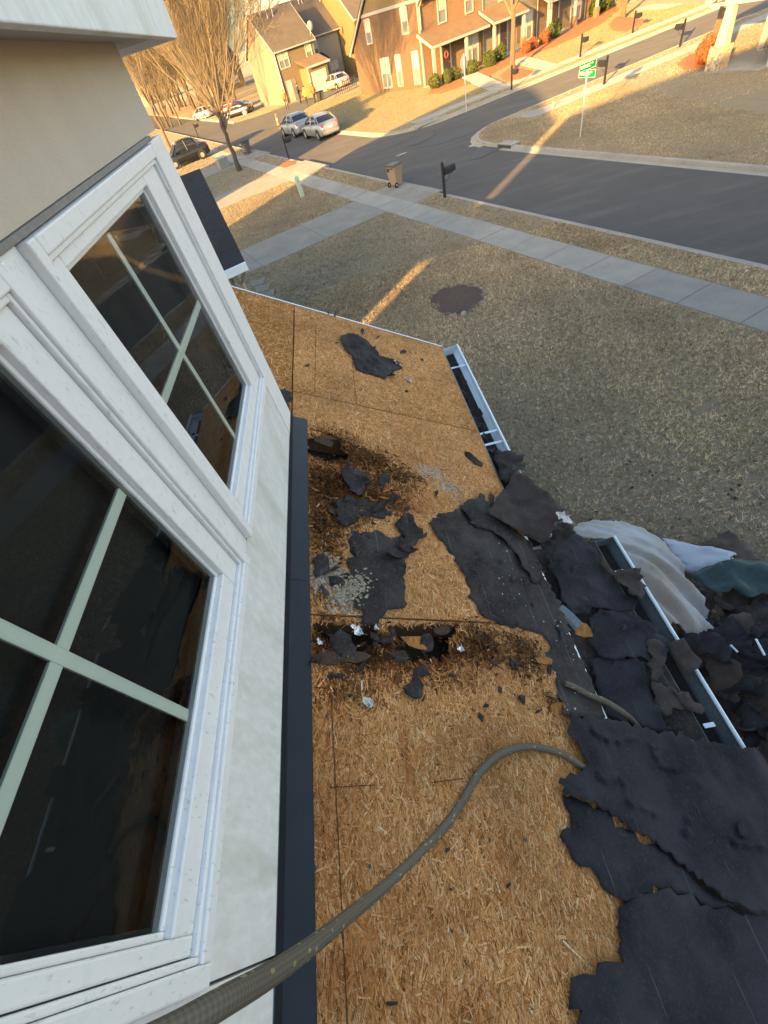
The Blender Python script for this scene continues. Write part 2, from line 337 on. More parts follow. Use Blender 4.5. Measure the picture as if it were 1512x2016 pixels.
def dens(P, step, jit=0.0, seed=0):
    out = []; rg = random.Random(seed)
    for i in range(len(P)):
        a = np.array(P[i][:2], float); b = np.array(P[(i + 1) % len(P)][:2], float); L = np.linalg.norm(b - a); n = max(1, int(L / step)); nr = np.array([b[1] - a[1], a[0] - b[0]]) / max(L, 1e-9)
        saw = P[i][2] if len(P[i]) > 2 else 0
        if saw: n = max(2, int(L / .015))
        for k in range(n):
            q = a + (b - a) * k / n
            if saw: q = q + nr * (saw if k % 2 else -saw) * rg.uniform(.5, 1)
            elif k or jit > .004: q = q + nr * (rg.gauss(0, jit * 1.1) * (1.6 if rg.random() < .2 else .8) + 1.2 * jit * nz(q[0], q[1], seed * .37, 18))
            out.append((q[0], q[1]))
    return out
def grid_in(P, step, seed=0):
    rg = np.random.default_rng(seed); A = np.array([p[:2] for p in P]); x0, y0 = A.min(0); x1, y1 = A.max(0)
    X, Y = np.meshgrid(np.arange(x0, x1, step), np.arange(y0, y1, step)); X = X.ravel() + rg.uniform(-.3, .3, X.size) * step; Y = Y.ravel() + rg.uniform(-.3, .3, Y.size) * step
    k = in_poly(X, Y, P) & (edge_dist(X, Y, P) > step * .45); return list(zip(X[k], Y[k]))
TAN = np.array([(.74, .40, .155), (.68, .34, .12), (.77, .44, .19), (.62, .29, .095), (.55, .24, .075), (.80, .50, .245), (.69, .32, .105), (.50, .21, .065)])
DRK = np.array([(.24, .105, .038), (.16, .07, .028), (.30, .135, .046), (.11, .052, .024), (.34, .16, .055)])
def strands(name, rect, n, parent, seed):
    rg = np.random.default_rng(seed); x0, x1, y0, y1 = rect
    x = rg.uniform(x0, x1, n); y = rg.uniform(y0, y1, n)
    near = np.clip((1.3 - y) / 1.6, 0, 1)
    ang = np.where(rg.random(n) < .35 + .4 * near, rg.normal(0, .42, n), rg.uniform(-1.57, 1.57, n))   # 0 = along the eave
    L = rg.gamma(4, .0070, n) + .009; W = rg.gamma(2.4, .0010, n) + .0012; thin = rg.random(n) < .22; W = np.where(thin, .0011, W)
    keep = ~in_hole(x, y) & ~((x < -.519) & (y < 2.172)); x, y, ang, L, W, near, thin = x[keep], y[keep], ang[keep], L[keep], W[keep], near[keep], thin[keep]; n = len(x)
    r = bl(x, y, ROT); mo = bl(x, y, MOULD); rh = r * np.where(y < 2.2, np.clip((x + .515) / .05, 0, 1), 1)
    dx, dy = np.sin(ang), np.cos(ang)
    h = rg.uniform(.0004, .0022, n) + rh * rg.gamma(1.2, .0022, n)
    tl = rg.normal(0, .0006, n) + rh * rg.normal(0, .0045, n); tw = rg.normal(0, .0003, n) + rh * rg.normal(0, .002, n)
    bh = np.zeros(n); kk = np.nonzero(r > .03)[0]; bh[kk] = [deck_h(a, b) for a, b in zip(x[kk], y[kk])]
    V = np.zeros((n, 4, 3)); 
    for k, (s1, s2) in enumerate(((-1, -1), (1, -1), (1, 1), (-1, 1))):
        taper = 1 - .35 * rg.random(n)
        px = x + dx * s1 * L / 2 + dy * s2 * W / 2 * taper; py = y + dy * s1 * L / 2 - dx * s2 * W / 2 * taper
        px = np.clip(px, x0, x1); py = np.clip(py, y0, y1)
        V[:, k, 0] = px; V[:, k, 1] = py; V[:, k, 2] = 4.16 - RS * px + bh + h + s1 * tl + s2 * tw
    V[:, :, 2] = np.maximum(V[:, :, 2], 4.16 - RS * V[:, :, 0] + .0004 + np.minimum(0, bh)[:, None])
    C = TAN[rg.integers(0, len(TAN), n)] * rg.uniform(.82, 1.15, (n, 1)); C = np.where(thin[:, None], np.array((.20, .085, .025)) * rg.uniform(.6, 1.5, (n, 1)), C); D = DRK[rg.integers(0, len(DRK), n)] * rg.uniform(.7, 1.3, (n, 1))
    big = np.array([fbm(a, b, 2, 2.2) for a, b in zip(x, y)]); C = C * (1 + np.clip(.45 * big, -.4, .25))[:, None]
    C = C * np.where(near > 0, 1 - .20 * near, 1)[:, None]
    k = (rg.random(n) < np.clip(r * 1.7 - .10 + .25 * np.maximum(0, big), 0, .97))[:, None]; C = np.where(k, D, C)
    C = C * (1 - .62 * np.clip((r - .45) / .55, 0, 1))[:, None]; stn = np.clip(bl(x, y, STAIN) + .25 * np.maximum(0, big), 0, 1)[:, None]; C = C * (1 - stn * (.22, .36, .42)); mk = (rg.random(n) < mo * .8)[:, None]; C = np.where(mk, np.array((.50, .46, .40)) * rg.uniform(.7, 1.2, (n, 1)), C)
    fl = (rg.random(n) < .004)[:, None]; C = np.where(fl, (.72, .55, .34), C)
    return bulk(name, V.reshape(-1, 3), np.arange(n * 4).reshape(-1, 4), M['tint'], parent, colors=C, kind='stuff')
t = NT('osb_board'); v = t.co((1, .35, 1)); f = t.noise(v, 60, 4); f2 = t.noise(t.co(), 3, 4); c = t.mix(t.step(f, .3, .7), (.24, .105, .03), (.52, .25, .08)); c = t.mix(t.step(f2, .55, .75), c, (.28, .125, .04)); t.bump(f, .4, .004); M['osb'] = t.fin(c, .95, 0, .03)
SHEETS = [(-.602, XE, -1.60, .857, 105000), (-.602, XE, .865, 2.462, 68000), (-.602, XE, 2.468, YR, 42000), (-2.4, -.608, 2.20, YR, 14000)]
for i, (x0, x1, y0, y1, n) in enumerate(SHEETS):
    P = [(x0, y0), (x1, y0), (x1, y1), (x0, y1)]; out = dens(P, .05)
    hh = [h for h in HOLES if any(x0 < q[0] < x1 and y0 < q[1] < y1 for q in h)]
    pts = grid_in(P, .045, i)
    for h in hh: pts += [q for q in dens(h, .02, .003, i)]
    V2, F2 = cdt(out, pts); F2 = [f for f in F2 if not in_hole(np.array([np.mean([V2[k][0] for k in f])]), np.array([np.mean([V2[k][1] for k in f])]))[0]]
    mb = MB(); mb.v = [(a, b, roof_z(a) + deck_h(a, b)) for a, b in V2]; mb.f = F2
    o = build('osb_sheet', mb, M['osb'], house); md = o.modifiers.new('thickness', 'SOLIDIFY'); md.thickness = .013; md.offset = -1
    strands('wood_strands', (x0 + .001, x1 - .001, y0 + .001, y1 - .001), n, o, 40 + i)
# rafters and dark insulation under the deck
m = MB()
for k in range(-3, 10):
    y = .86 + .406 * k
    if y < YR - .05: m = MB(); m.prism([(-2.2, y - .019, roof_z(-2.2) - .016), (XE - .02, y - .019, roof_z(XE - .02) - .016), (XE - .02, y - .019, roof_z(XE - .02) - .15), (-2.2, y - .019, roof_z(-2.2) - .15)], (0, .038, 0)); build('rafter', m, simple('rafter_wood', (.16, .09, .045), .9, .3, 10, .2) if 'rafter_wood' not in bpy.data.materials else bpy.data.materials['rafter_wood'], house)
m = MB(); m.prism([(-2.2, -1.6, roof_z(-2.2) - .17), (.35, -1.6, roof_z(.35) - .17), (.35, YR - .03, roof_z(.35) - .17), (-2.2, YR - .03, roof_z(-2.2) - .17)], (0, 0, -.02)); build('insulation', m, simple('old_insulation', (.05, .035, .022), .95, .4, 30, .5), house)
# wall flashing strip along the base of the dormer (laid over the deck, turned up the wall), with lap joints
yj = [-1.6, -.35, .35, 1.02, 1.66, 2.172]
for k in range(5):
    a, b = yj[k], yj[k + 1] + .012; e = .0012 * (k % 2)
    m = MB(); m.loft([[(XF + .004 + e, a, 4.553 + .02), (XF + .006 + e, a, roof_z(XF + .006) + .010 + e), (-.524, a, roof_z(-.524) + .0065 + e), (-.5236, a, roof_z(-.5236) + .002 + e)],
                      [(XF + .004 + e, b, 4.553 + .02), (XF + .006 + e, b, roof_z(XF + .006) + .010 + e), (-.524, b, roof_z(-.524) + .0065 + e), (-.5236, b, roof_z(-.5236) + .002 + e)]], closed=False, cap=False)
    build('flashing_strip', m, M['flash'], house)
# drip edges
m = MB(); m.prism([(-2.4, YR, roof_z(-2.4) + .004), (XE + .01, YR, roof_z(XE + .01) + .004), (XE + .01, YR, roof_z(XE + .01) - .05), (-2.4, YR, roof_z(-2.4) - .05)], (0, .014, 0)); build('rake_drip_edge', m, M['gutterclean'], house)
m = MB(); m.prism([(XE + .001, -1.6, 3.802), (XE + .020, -1.6, 3.790), (XE + .020, -1.6, 3.745), (XE + .001, -1.6, 3.745)], (0, 3.05, 0)); build('eave_drip_edge', m, M['gutter'], house)
m = MB(); m.prism([(XE + .001, 1.46, 3.800), (XE + .008, 1.46, 3.795), (XE + .008, 1.46, 3.745), (XE + .001, 1.46, 3.745)], (0, YR - 1.46, 0)); build('eave_drip_edge', m, M['darktrim'], house)
m = MB(); m.box(.545, .585, -1.6, YR - .02, 3.62, 3.795 - .03); build('eave_fascia', m, M['trim'], house)
# gutters: K profile trough, thin metal, hangers
def gutter(x0, zt, y0, y1, mat, hang, wdt=.148, lab=None):
    prof = [(x0, zt - .008), (x0, zt - .115), (x0 + .085, zt - .115), (x0 + .100, zt - .080), (x0 + wdt - .012, zt - .045), (x0 + wdt, zt - .012), (x0 + wdt, zt), (x0 + wdt - .014, zt), (x0 + wdt - .014, zt - .008)]
    m = MB(); m.loft([[(a, y0, b) for a, b in prof], [(a, y1, b) for a, b in prof]], closed=False, cap=False)
    g = build('gutter', m, mat, house, solid=.0025, label=lab)
    m = MB(); m.prism([(a, y1 - .002, b) for a, b in prof[:7]], (0, .003, 0)); build('end_cap', m, mat, g)
    m = MB(); m.tube([(x0 + wdt - .006, y0, zt), (x0 + wdt - .006, y1, zt)], .010, 8); build('lip', m, M['gutterclean'], g)
    m = MB(); m.prism([(x0 + .004, y0, zt - .09), (x0 + .004, y1, zt - .09), (x0 + wdt - .045, y1, zt - .085), (x0 + wdt - .045, y0, zt - .085)], (0, 0, .004)); build('sediment', m, simple('gutter_muck', (.03, .027, .022), .95, .4, 30, .6) if 'gutter_muck' not in bpy.data.materials else bpy.data.materials['gutter_muck'], g)
    for h in hang: m = MB(); m.box(x0 + .002, x0 + wdt - .004, h - .011, h + .011, zt - .012, zt - .009); build('hanger', m, M['gutterclean'], g)
    return g
gutter(XE + .009, 3.792, 1.42, 3.745, M['gutterclean'], [1.55, 2.32, 2.45, 3.40], lab='short white gutter full of debris at the far eave')
# lower porch roof with its own gutter
def low_z(x, y=0.0): return 3.60 - .16 * (x - .42)
m = MB(); m.prism([(.42, -2.5, low_z(.42)), (1.085, -2.5, low_z(1.085)), (1.085, 1.49, low_z(1.085)), (.42, 1.49, low_z(.42))], (0, 0, -.02)); build('porch_roof', m, M['felt'], house)
gutter(1.088, 3.500, -2.5, 1.49, M['gutterin'], [], wdt=.130, lab='long gutter along the lower porch roof')
for y in (1.24, .80, .36, -.05, -.5): m = MB(); m.box(1.100, 1.150, y - .010, y + .010, 3.498, 3.503); build('hanger_tab', m, M['gutterclean'], house)
m = MB(); m.box(1.06, 1.084, -2.5, 1.48, 3.28, 3.47); build('porch_fascia', m, M['trim'], house)
# walls under the eaves
SIDE = simple('tan_siding', (.42, .36, .28), .8, .1, 4, .1); M['siding_tan'] = SIDE
m = MB(); m.box(-5, .20, -4.0, 3.45, 0, 3.60); build('house_wall', m, SIDE, house)
m = MB(); m.box(-5, -2.45, -4, 3.45, 3.601, 5.5); build('upper_wall', m, SIDE, house)
m = MB(); m.box(.201, .95, -2.4, 1.35, 0, 3.40); build('porch_wall', m, SIDE, house)
# gable end under the far rake
m = MB(); m.prism([(-2.4, 3.44, 3.60), (.20, 3.44, 3.60), (.20, 3.44, roof_z(.20) - .18), (-2.4, 3.44, roof_z(-2.4) - .18)], (0, -.1, 0)); build('gable_wall', m, SIDE, house)

# ------------------------------------------------------------------ torn roofing felt, each piece a thing
def drape(x, y=0.0):
    if x < XE: return roof_z(x) + .004
    return 3.803 - .47 * (x - XE) if x < 1.24 else 3.498 - 1.6 * (x - 1.24)
def lowr(x, y=0.0): return low_z(x) + .004 if x < 1.09 else 3.497
def felt(name, label, P, hf=None, mat='felt', amp=.005, curl=.012, step=.022, jit=.007, lift=0.0, seed=1, cat='roofing felt', group=None, extra=None, solid=.0016):
    hf = hf or (lambda x, y: roof_z(x) + .003)
    W = []
    for p in P:
        q = on_hf(p[:2], hf); W.append((q[0], q[1]) + ((p[2],) if len(p) > 2 else ()))
    out = dens(W, max(step * .9, .016), jit, seed); pts = grid_in(out, step, seed)
    V2, F2 = cdt(out, pts); X = np.array([v[0] for v in V2]); Y = np.array([v[1] for v in V2]); D = edge_dist(X, Y, out)
    mb = MB()
    for (x, y), d in zip(V2, D):
        h = lift + amp * (.22 + .35 * fbm(x, y, seed * 3.1, 5)) + amp * .9 * max(0, 1 - abs(nz(x + .4 * y, y, seed * 2.3, 5)) * 7) ** 1.5 + amp * .5 * max(0, 1 - abs(nz(x, y - .5 * x, seed * 5.3, 11)) * 6) ** 1.5 + curl * math.exp(-d / .014) * max(0, .05 + 1.5 * nz(x, y, seed * 1.7 + 4, 9))
        if extra: h += extra(x, y)
        mb.v.append((x, y, hf(x, y) + max(h, .0015)))
    mb.f = F2
    return build(name, mb, M[mat], label=label, cat=cat, group=group, smooth=True, solid=solid)
felt('felt_piece', 'crumpled charcoal felt piece lying alone on the far bare deck', [(670, 662), (685, 660), (700, 664), (722, 672), (735, 684), (748, 702), (768, 709), (786, 716), (790, 727), (774, 734), (778, 745), (757, 749), (728, 738), (704, 731), (697, 718), (696, 701), (682, 690), (674, 676)], amp=.022, curl=.035, seed=3)
felt('felt_sheet', 'black felt sheet with pale mould patch left of the bare triangle of deck', [(692, 1048), (720, 1052), (742, 1048), (770, 1060), (800, 1052), (812, 1062), (812, 1085), (800, 1110), (797, 1150), (797, 1188), (786, 1204), (770, 1206), (762, 1218), (742, 1230), (722, 1228), (714, 1206), (698, 1190), (690, 1150), (684, 1110), (690, 1080)], amp=.007, curl=.02, seed=5)
felt('felt_flap', 'curled felt flap standing up above the bare triangle of deck', [(783, 1028), (800, 1019), (815, 1028), (835, 1048), (826, 1070), (812, 1088), (802, 1096), (790, 1084), (796, 1060), (786, 1048)], amp=.02, curl=.05, lift=.012, seed=8)
felt('felt_roll', 'narrow rolled strip of felt above the black sheet', [(744, 1098), (770, 1086), (800, 1080), (822, 1082), (812, 1094), (788, 1102), (760, 1106)], amp=.03, curl=.03, lift=.012, seed=9)
felt('felt_band', 'long brown black felt band along the eave beside the bare triangle', [(846, 1032), (862, 1020), (880, 1006), (905, 1002), (922, 1012), (940, 1006), (962, 990), (985, 1012), (1008, 1042), (1046, 1068), (1058, 1098), (1088, 1168), (1120, 1242), (1150, 1312), (1182, 1386), (1192, 1412), (1150, 1418), (1112, 1410), (1100, 1372), (1094, 1330), (1078, 1300), (1082, 1272), (1068, 1250), (1040, 1242), (1008, 1234), (986, 1232), (960, 1220), (940, 1202), (926, 1160), (906, 1118), (886, 1090), (868, 1062)], hf=lambda x, y: drape(x), amp=.008, curl=.022, step=.024, seed=11)
felt('felt_overlay', 'ragged second felt layer on the band near the eave', [(905, 998), (930, 985), (948, 975), (962, 992), (1000, 1028), (1035, 1062), (1052, 1100), (1070, 1140), (1052, 1150), (1030, 1120), (1008, 1085), (985, 1060), (962, 1046), (940, 1040), (915, 1020)], hf=lambda x, y: drape(x), amp=.012, curl=.03, lift=.008, seed=13)
felt('felt_scrap_sheet', 'torn felt flap near the upper rot hole', [(682, 930), (705, 928), (722, 934), (728, 950), (720, 966), (706, 984), (694, 972), (684, 956)], amp=.025, curl=.05, lift=.01, seed=15)
felt('felt_scrap_sheet', 'small dark felt flake right of the rot hole flap', [(746, 938), (765, 934), (770, 950), (758, 966), (748, 958)], amp=.02, curl=.03, seed=16)
felt('felt_scrap_sheet', 'wide ragged felt remnant in the rotted boards below the rot hole', [(664, 990), (690, 984), (720, 990), (742, 1000), (770, 985), (778, 978), (776, 1000), (768, 1014), (740, 1022), (712, 1016), (700, 1030), (684, 1042), (668, 1030)], amp=.02, curl=.04, seed=17)
felt('felt_scrap_sheet', 'dark felt remnant draped into the broken seam by the flashing', [(640, 1246), (668, 1240), (690, 1252), (700, 1275), (690, 1298), (672, 1310), (655, 1290), (648, 1268)], amp=.02, curl=.03, seed=18)
felt('felt_scrap_sheet', 'leaf shaped felt scrap on bare deck below the broken seam', [(818, 1322), (830, 1312), (840, 1328), (836, 1350), (832, 1376), (818, 1380), (797, 1366), (804, 1345)], amp=.012, curl=.02, seed=19)
felt('felt_scrap_sheet', 'dark felt lump inside the right hand hole of the broken seam', [(826, 1258), (846, 1248), (858, 1262), (850, 1282), (832, 1290), (822, 1276)], amp=.03, curl=.03, seed=20)
felt('felt_scrap_sheet', 'felt corner peeking from behind the dormer corner', [(548, 768), (562, 766), (574, 774), (572, 795), (562, 812), (552, 800)], amp=.006, curl=.01, seed=21)
felt('felt_scrap_sheet', 'two small grey felt patches beside the flashing above the broken seam', [(618, 1098), (640, 1090), (650, 1104), (640, 1130), (625, 1142), (618, 1126)], amp=.008, curl=.02, seed=22)
felt('felt_scrap_sheet', 'short dark felt strip above the broken seam near the flashing', [(646, 1148), (662, 1140), (684, 1150), (680, 1160), (658, 1158)], amp=.01, curl=.02, seed=23)
felt('felt_stick', 'narrow felt strip near the far gutter end', [(914, 892), (924, 894), (938, 904), (952, 914), (949, 921), (934, 914), (920, 902)], amp=.02, curl=.02, jit=.002, seed=24)
# flap lying out over the eave where the gutter ends
felt('felt_flap', 'stiff brown shingle flap jutting out over the eave', [(960, 1012), (985, 970), (1016, 928), (1040, 944), (1066, 962), (1092, 985), (1116, 1006), (1110, 1022), (1092, 1030), (1082, 1062), (1064, 1070), (1040, 1058), (1010, 1040), (985, 1024)], hf=lambda x, y: drape(min(x, XE)) + .05 if x < XE else 3.853 + .08 * (x - XE), mat='feltbrown', amp=.010, curl=.012, jit=.003, seed=26)
felt('felt_scrap_sheet', 'black felt tongue hanging over the gutter end', [(976, 892), (1000, 888), (1032, 896), (1028, 912), (1036, 932), (1016, 930), (1000, 950), (986, 948), (980, 920)], hf=lambda x, y: drape(min(x, XE)) + .012 if x < XE else 3.815 - .1 * (x - XE), amp=.02, curl=.02, seed=27)
felt('felt_scrap_sheet', 'dark torn felt folding down between eave and porch roof', [(1062, 1068), (1084, 1034), (1120, 1030), (1134, 1050), (1118, 1062), (1096, 1090), (1090, 1110), (1074, 1100)], hf=lambda x, y: 3.80 - .25 * (x - XE) if x > XE else drape(x), amp=.03, curl=.04, seed=28)
# on the lower porch roof
felt('felt_sheet', 'large navy black felt sheet over the porch roof between the gutters', [(1092, 1062), (1130, 1050), (1160, 1072), (1180, 1100), (1200, 1138), (1228, 1168), (1258, 1188), (1240, 1200), (1210, 1206), (1180, 1198), (1150, 1208), (1130, 1220), (1112, 1190), (1098, 1150), (1080, 1120), (1086, 1090)], hf=lambda x, y: lowr(x) + .05 - .05 * min(1, max(0, (x - .7) / .3)), mat='feltnavy', amp=.012, curl=.02, seed=30)
felt('felt_curl', 'brown felt flap curling up beside the porch gutter', [(1176, 1098), (1192, 1106), (1208, 1124), (1235, 1122), (1262, 1118), (1264, 1140), (1268, 1168), (1258, 1186), (1230, 1164), (1204, 1138), (1188, 1122)], hf=lambda x, y: lowr(x) + .02, mat='feltbrown', amp=.03, curl=.05, seed=31)
felt('felt_sheet', 'smooth blue black felt sheet lower on the porch roof', [(1168, 1210), (1200, 1204), (1250, 1212), (1282, 1228), (1300, 1246), (1318, 1270), (1318, 1292), (1300, 1300), (1270, 1302), (1240, 1290), (1210, 1300), (1180, 1290), (1160, 1268), (1158, 1240)], hf=lambda x, y: lowr(x) + .014, mat='feltnavy', amp=.012, curl=.02, seed=32)
felt('felt_sheet', 'black felt valley strip beside the eave above the big torn sheet', [(1160, 1300), (1200, 1294), (1250, 1296), (1280, 1310), (1284, 1350), (1300, 1400), (1312, 1444), (1280, 1438), (1230, 1424), (1196, 1410), (1176, 1360)], hf=lambda x, y: lowr(x) + .006, mat='feltnavy', amp=.008, curl=.02, seed=33)
felt('felt_scrap_sheet', 'brown felt strip standing along the porch roof beside the gutter', [(1276, 1262), (1290, 1256), (1308, 1272), (1312, 1300), (1300, 1330), (1284, 1342), (1278, 1310)], hf=lambda x, y: lowr(x) + .018, mat='feltbrown', amp=.012, curl=.03, seed=34)
felt('felt_scrap_sheet', 'brown felt patch with ragged toothed edge on the porch roof', [(1282, 1346), (1320, 1350), (1340, 1380), (1350, 1396), (1330, 1400), (1312, 1410), (1296, 1400), (1286, 1372)], hf=lambda x, y: lowr(x) + .010, mat='feltbrown', amp=.010, curl=.02, seed=35)
felt('felt_scrap_sheet', 'slanted tan felt slab by the lower gutter', [(1322, 1358), (1344, 1360), (1368, 1380), (1386, 1396), (1380, 1412), (1360, 1402), (1340, 1388)], hf=lambda x, y: lowr(x) + .018, mat='feltbrown', amp=.012, curl=.02, seed=36)
felt('felt_slab', 'bent grey brown shingle slab hooked over the porch gutter', [(1313, 1268), (1346, 1256), (1362, 1282), (1382, 1302), (1376, 1316), (1352, 1328), (1332, 1304)], hf=lambda x, y: 3.520 + .03 * math.sin((x - 1.1) * 9), mat='feltbrown', amp=.003, curl=.0, jit=.001, seed=37, solid=.006)
# the big torn sheets on the near eave
def slits(lines, lift, hfz):
    SG = []
    for ln in lines:
        W = [np.array(on_hf(p, hfz)[:2]) for p in ln]; SG += list(zip(W, W[1:]))
    def f(x, y):
        h = 0.0; P = np.array([x, y])
        for a, b in SG:
            v = b - a; L = np.linalg.norm(v); v = v / L; s_ = (P - a) @ v; d = (P - a) @ np.array([-v[1], v[0]])
            if -.01 < s_ < L + .01:
                if 0 <= d < .05: h = max(h, lift * (1 - d / .05) ** 1.6 * min(1, .3 + s_ / L * (1 - s_ / L) * 4))
                elif -.012 < d < 0: h = min(h, -.008)
        return h
    return f
SL40 = slits([[(1160, 1432), (1172, 1452), (1200, 1464), (1228, 1462), (1256, 1455)], [(1272, 1462), (1284, 1480), (1292, 1504), (1310, 1518), (1336, 1516)], [(1172, 1528), (1186, 1540), (1206, 1540), (1222, 1534), (1226, 1560)], [(1228, 1572), (1250, 1590), (1300, 1612)], [(1345, 1605), (1350, 1630), (1346, 1645)], [(1440, 1660), (1470, 1668), (1512, 1676)]], .022, lambda x, y: drape(x) + .022)
felt('felt_sheet', 'big torn black felt sheet bridging the near eave to the porch gutter', [(1128, 1412), (1160, 1408), (1250, 1424), (1330, 1446), (1420, 1466), (1500, 1486), (1528, 1530), (1530, 1700), (1530, 1800), (1470, 1790), (1420, 1770), (1390, 1742, .009), (1330, 1690, .010), (1300, 1664, .010), (1240, 1630, .010), (1180, 1586, .010), (1105, 1560), (1098, 1540), (1114, 1524), (1142, 1522), (1155, 1506), (1140, 1470), (1112, 1440)], hf=lambda x, y: drape(x) + .022, mat='feltnavy', amp=.007, curl=.010, step=.0125, seed=40, extra=lambda x, y: .008 * math.sin(x * 9 - y * 5) + SL40(x, y))
felt('felt_sheet', 'lower torn black felt sheet with scalloped edge against the bare deck', [(1106, 1566), (1180, 1592), (1260, 1650), (1330, 1700), (1400, 1760), (1440, 1780), (1420, 1800), (1320, 1745), (1290, 1752), (1262, 1768), (1232, 1770), (1206, 1766), (1184, 1752), (1160, 1716), (1128, 1692), (1120, 1672), (1104, 1650), (1108, 1638), (1130, 1634), (1126, 1606), (1112, 1584)], hf=lambda x, y: drape(x) + .006, mat='feltnavy', amp=.006, curl=.012, step=.022, seed=41)
felt('felt_sheet', 'near corner black felt sheet filling the lower right of the roof', [(1215, 1790), (1240, 1772), (1290, 1756), (1318, 1748), (1420, 1796), (1470, 1800), (1540, 1812), (1560, 2060), (1150, 2060), (1138, 2000), (1128, 1985), (1120, 1950), (1122, 1914), (1150, 1920), (1168, 1916), (1175, 1895), (1190, 1888), (1226, 1894), (1222, 1850)], hf=lambda x, y: drape(x) + .010, mat='feltnavy', amp=.008, curl=.012, step=.026, seed=42)
felt('felt_scrap_sheet', 'round felt crumb lying on the big near sheet', [(1444, 1630), (1455, 1618), (1472, 1622), (1482, 1630), (1470, 1646), (1452, 1642)], hf=lambda x, y: drape(x) + .045, mat='feltnavy', amp=.012, curl=.02, seed=43)
# scattered scraps
SCR = [(606, 720, 7), (714, 652, 6), (745, 664, 6), (660, 620, 7), (647, 617, 4), (794, 692, 6), (832, 708, 4), (664, 676, 4), (800, 770, 4), (735, 690, 3), (860, 970, 8), (800, 1002, 8), (650, 1330, 8), (690, 1370, 5), (726, 1388, 13), (890, 1330, 10), (948, 1412, 9), (956, 1390, 6), (985, 1358, 9), (966, 1272, 8), (1002, 1742, 8), (882, 1672, 6), (770, 1975, 16), (890, 1832, 6), (888, 1750, 4), (1060, 1400, 8), (1082, 1320, 8), (1150, 1180, 9), (1130, 1120, 12), (1172, 1240, 7), (1010, 1140, 8), (1050, 1190, 7), (985, 1105, 7), (1000, 1060, 9), (940, 1090, 6), (1230, 1235, 8), (1400, 1500, 7)]
for k, (a, b, s) in enumerate(SCR):
    rg = random.Random(k); n = rg.randint(6, 8); n = rg.randint(4, 7); el = rg.uniform(.35, .9); ph = rg.uniform(0, 3.1); P = [(a + s * (rg.uniform(.5, 1.4) * math.cos(w) * math.cos(ph) - el * rg.uniform(.5, 1.2) * math.sin(w) * math.sin(ph)), b + s * (rg.uniform(.5, 1.4) * math.cos(w) * math.sin(ph) + el * rg.uniform(.5, 1.2) * math.sin(w) * math.cos(ph))) for w in [6.283 * i / n for i in range(n)]]
    low = a > 1110 and b < 1300
    onf = a > 940 and 1000 < b < 1210
    felt('felt_scrap', 'small dark felt scrap scattered over the stripped roof', P, hf=(lambda x, y: lowr(x) + .03) if low else (lambda x, y: drape(x) + (.014 if onf else .002)), amp=.004, curl=.008, step=.014, jit=.0015, seed=100 + k, group='small felt scraps on the roof', mat='felt' if k % 3 else 'feltbrown', cat='felt scrap')
rg0 = random.Random(88)
for k in range(30):                                   # shredded slivers between the rot and the eave
    a, b = rg0.choice([(rg0.gauss(700, 40), rg0.gauss(990, 40)), (rg0.gauss(900, 60), rg0.gauss(1010, 30)), (rg0.gauss(760, 90), rg0.gauss(1290, 28)), (rg0.gauss(1040, 40), rg0.gauss(1200, 60)), (rg0.gauss(660, 30), rg0.gauss(1120, 50)), (rg0.gauss(1010, 50), rg0.gauss(1330, 30))])
    if a < 622: continue
    L_, w_, an_ = rg0.uniform(8, 22), rg0.uniform(2.5, 7), rg0.uniform(0, 3.1); ca, sa = math.cos(an_), math.sin(an_)
    P = [(a + L_ * u * ca - w_ * v * sa + rg0.uniform(-4, 4), b + L_ * u * sa + w_ * v * ca + rg0.uniform(-4, 4)) for u, v in ((-1, -.3), (-.3, -1), (.5, -.7), (1, .1), (.3, .9), (-.5, .6))]
    felt('felt_sliver', 'thin shredded felt sliver among the rotten boards', P, hf=lambda x, y: drape(x) + .012, amp=.008, curl=.014, step=.014, jit=.002, seed=400 + k, group='shredded felt slivers', cat='felt scrap', mat='felt' if k % 4 else 'feltbrown')
# curled pieces and leaves standing in the far gutter
for k in range(17):
    rg = random.Random(300 + k); y = 1.95 + 1.62 * k / 17 + rg.uniform(-.05, .05); x = XE + .045 + rg.uniform(-.02, .03); mb = MB(); n = 6; r = rg.uniform(.03, .075)
    ring_ = [(x + r * .6 * math.cos(6.283 * i / n) * rg.uniform(.6, 1.1), y + r * math.sin(6.283 * i / n) * rg.uniform(.7, 1.3), 3.722 + .03 * k % .02 + rg.uniform(0, .07)) for i in range(n)]
    mb.add(ring_ + [(x, y, 3.735 + rg.uniform(0, .04))], [(i, (i + 1) % n, n) for i in range(n)])
    build('gutter_debris', mb, M['felt'] if k % 3 else M['feltbrown'], label='crumpled debris lying in the far white gutter', cat='debris', group='debris in the far gutter', solid=.002)
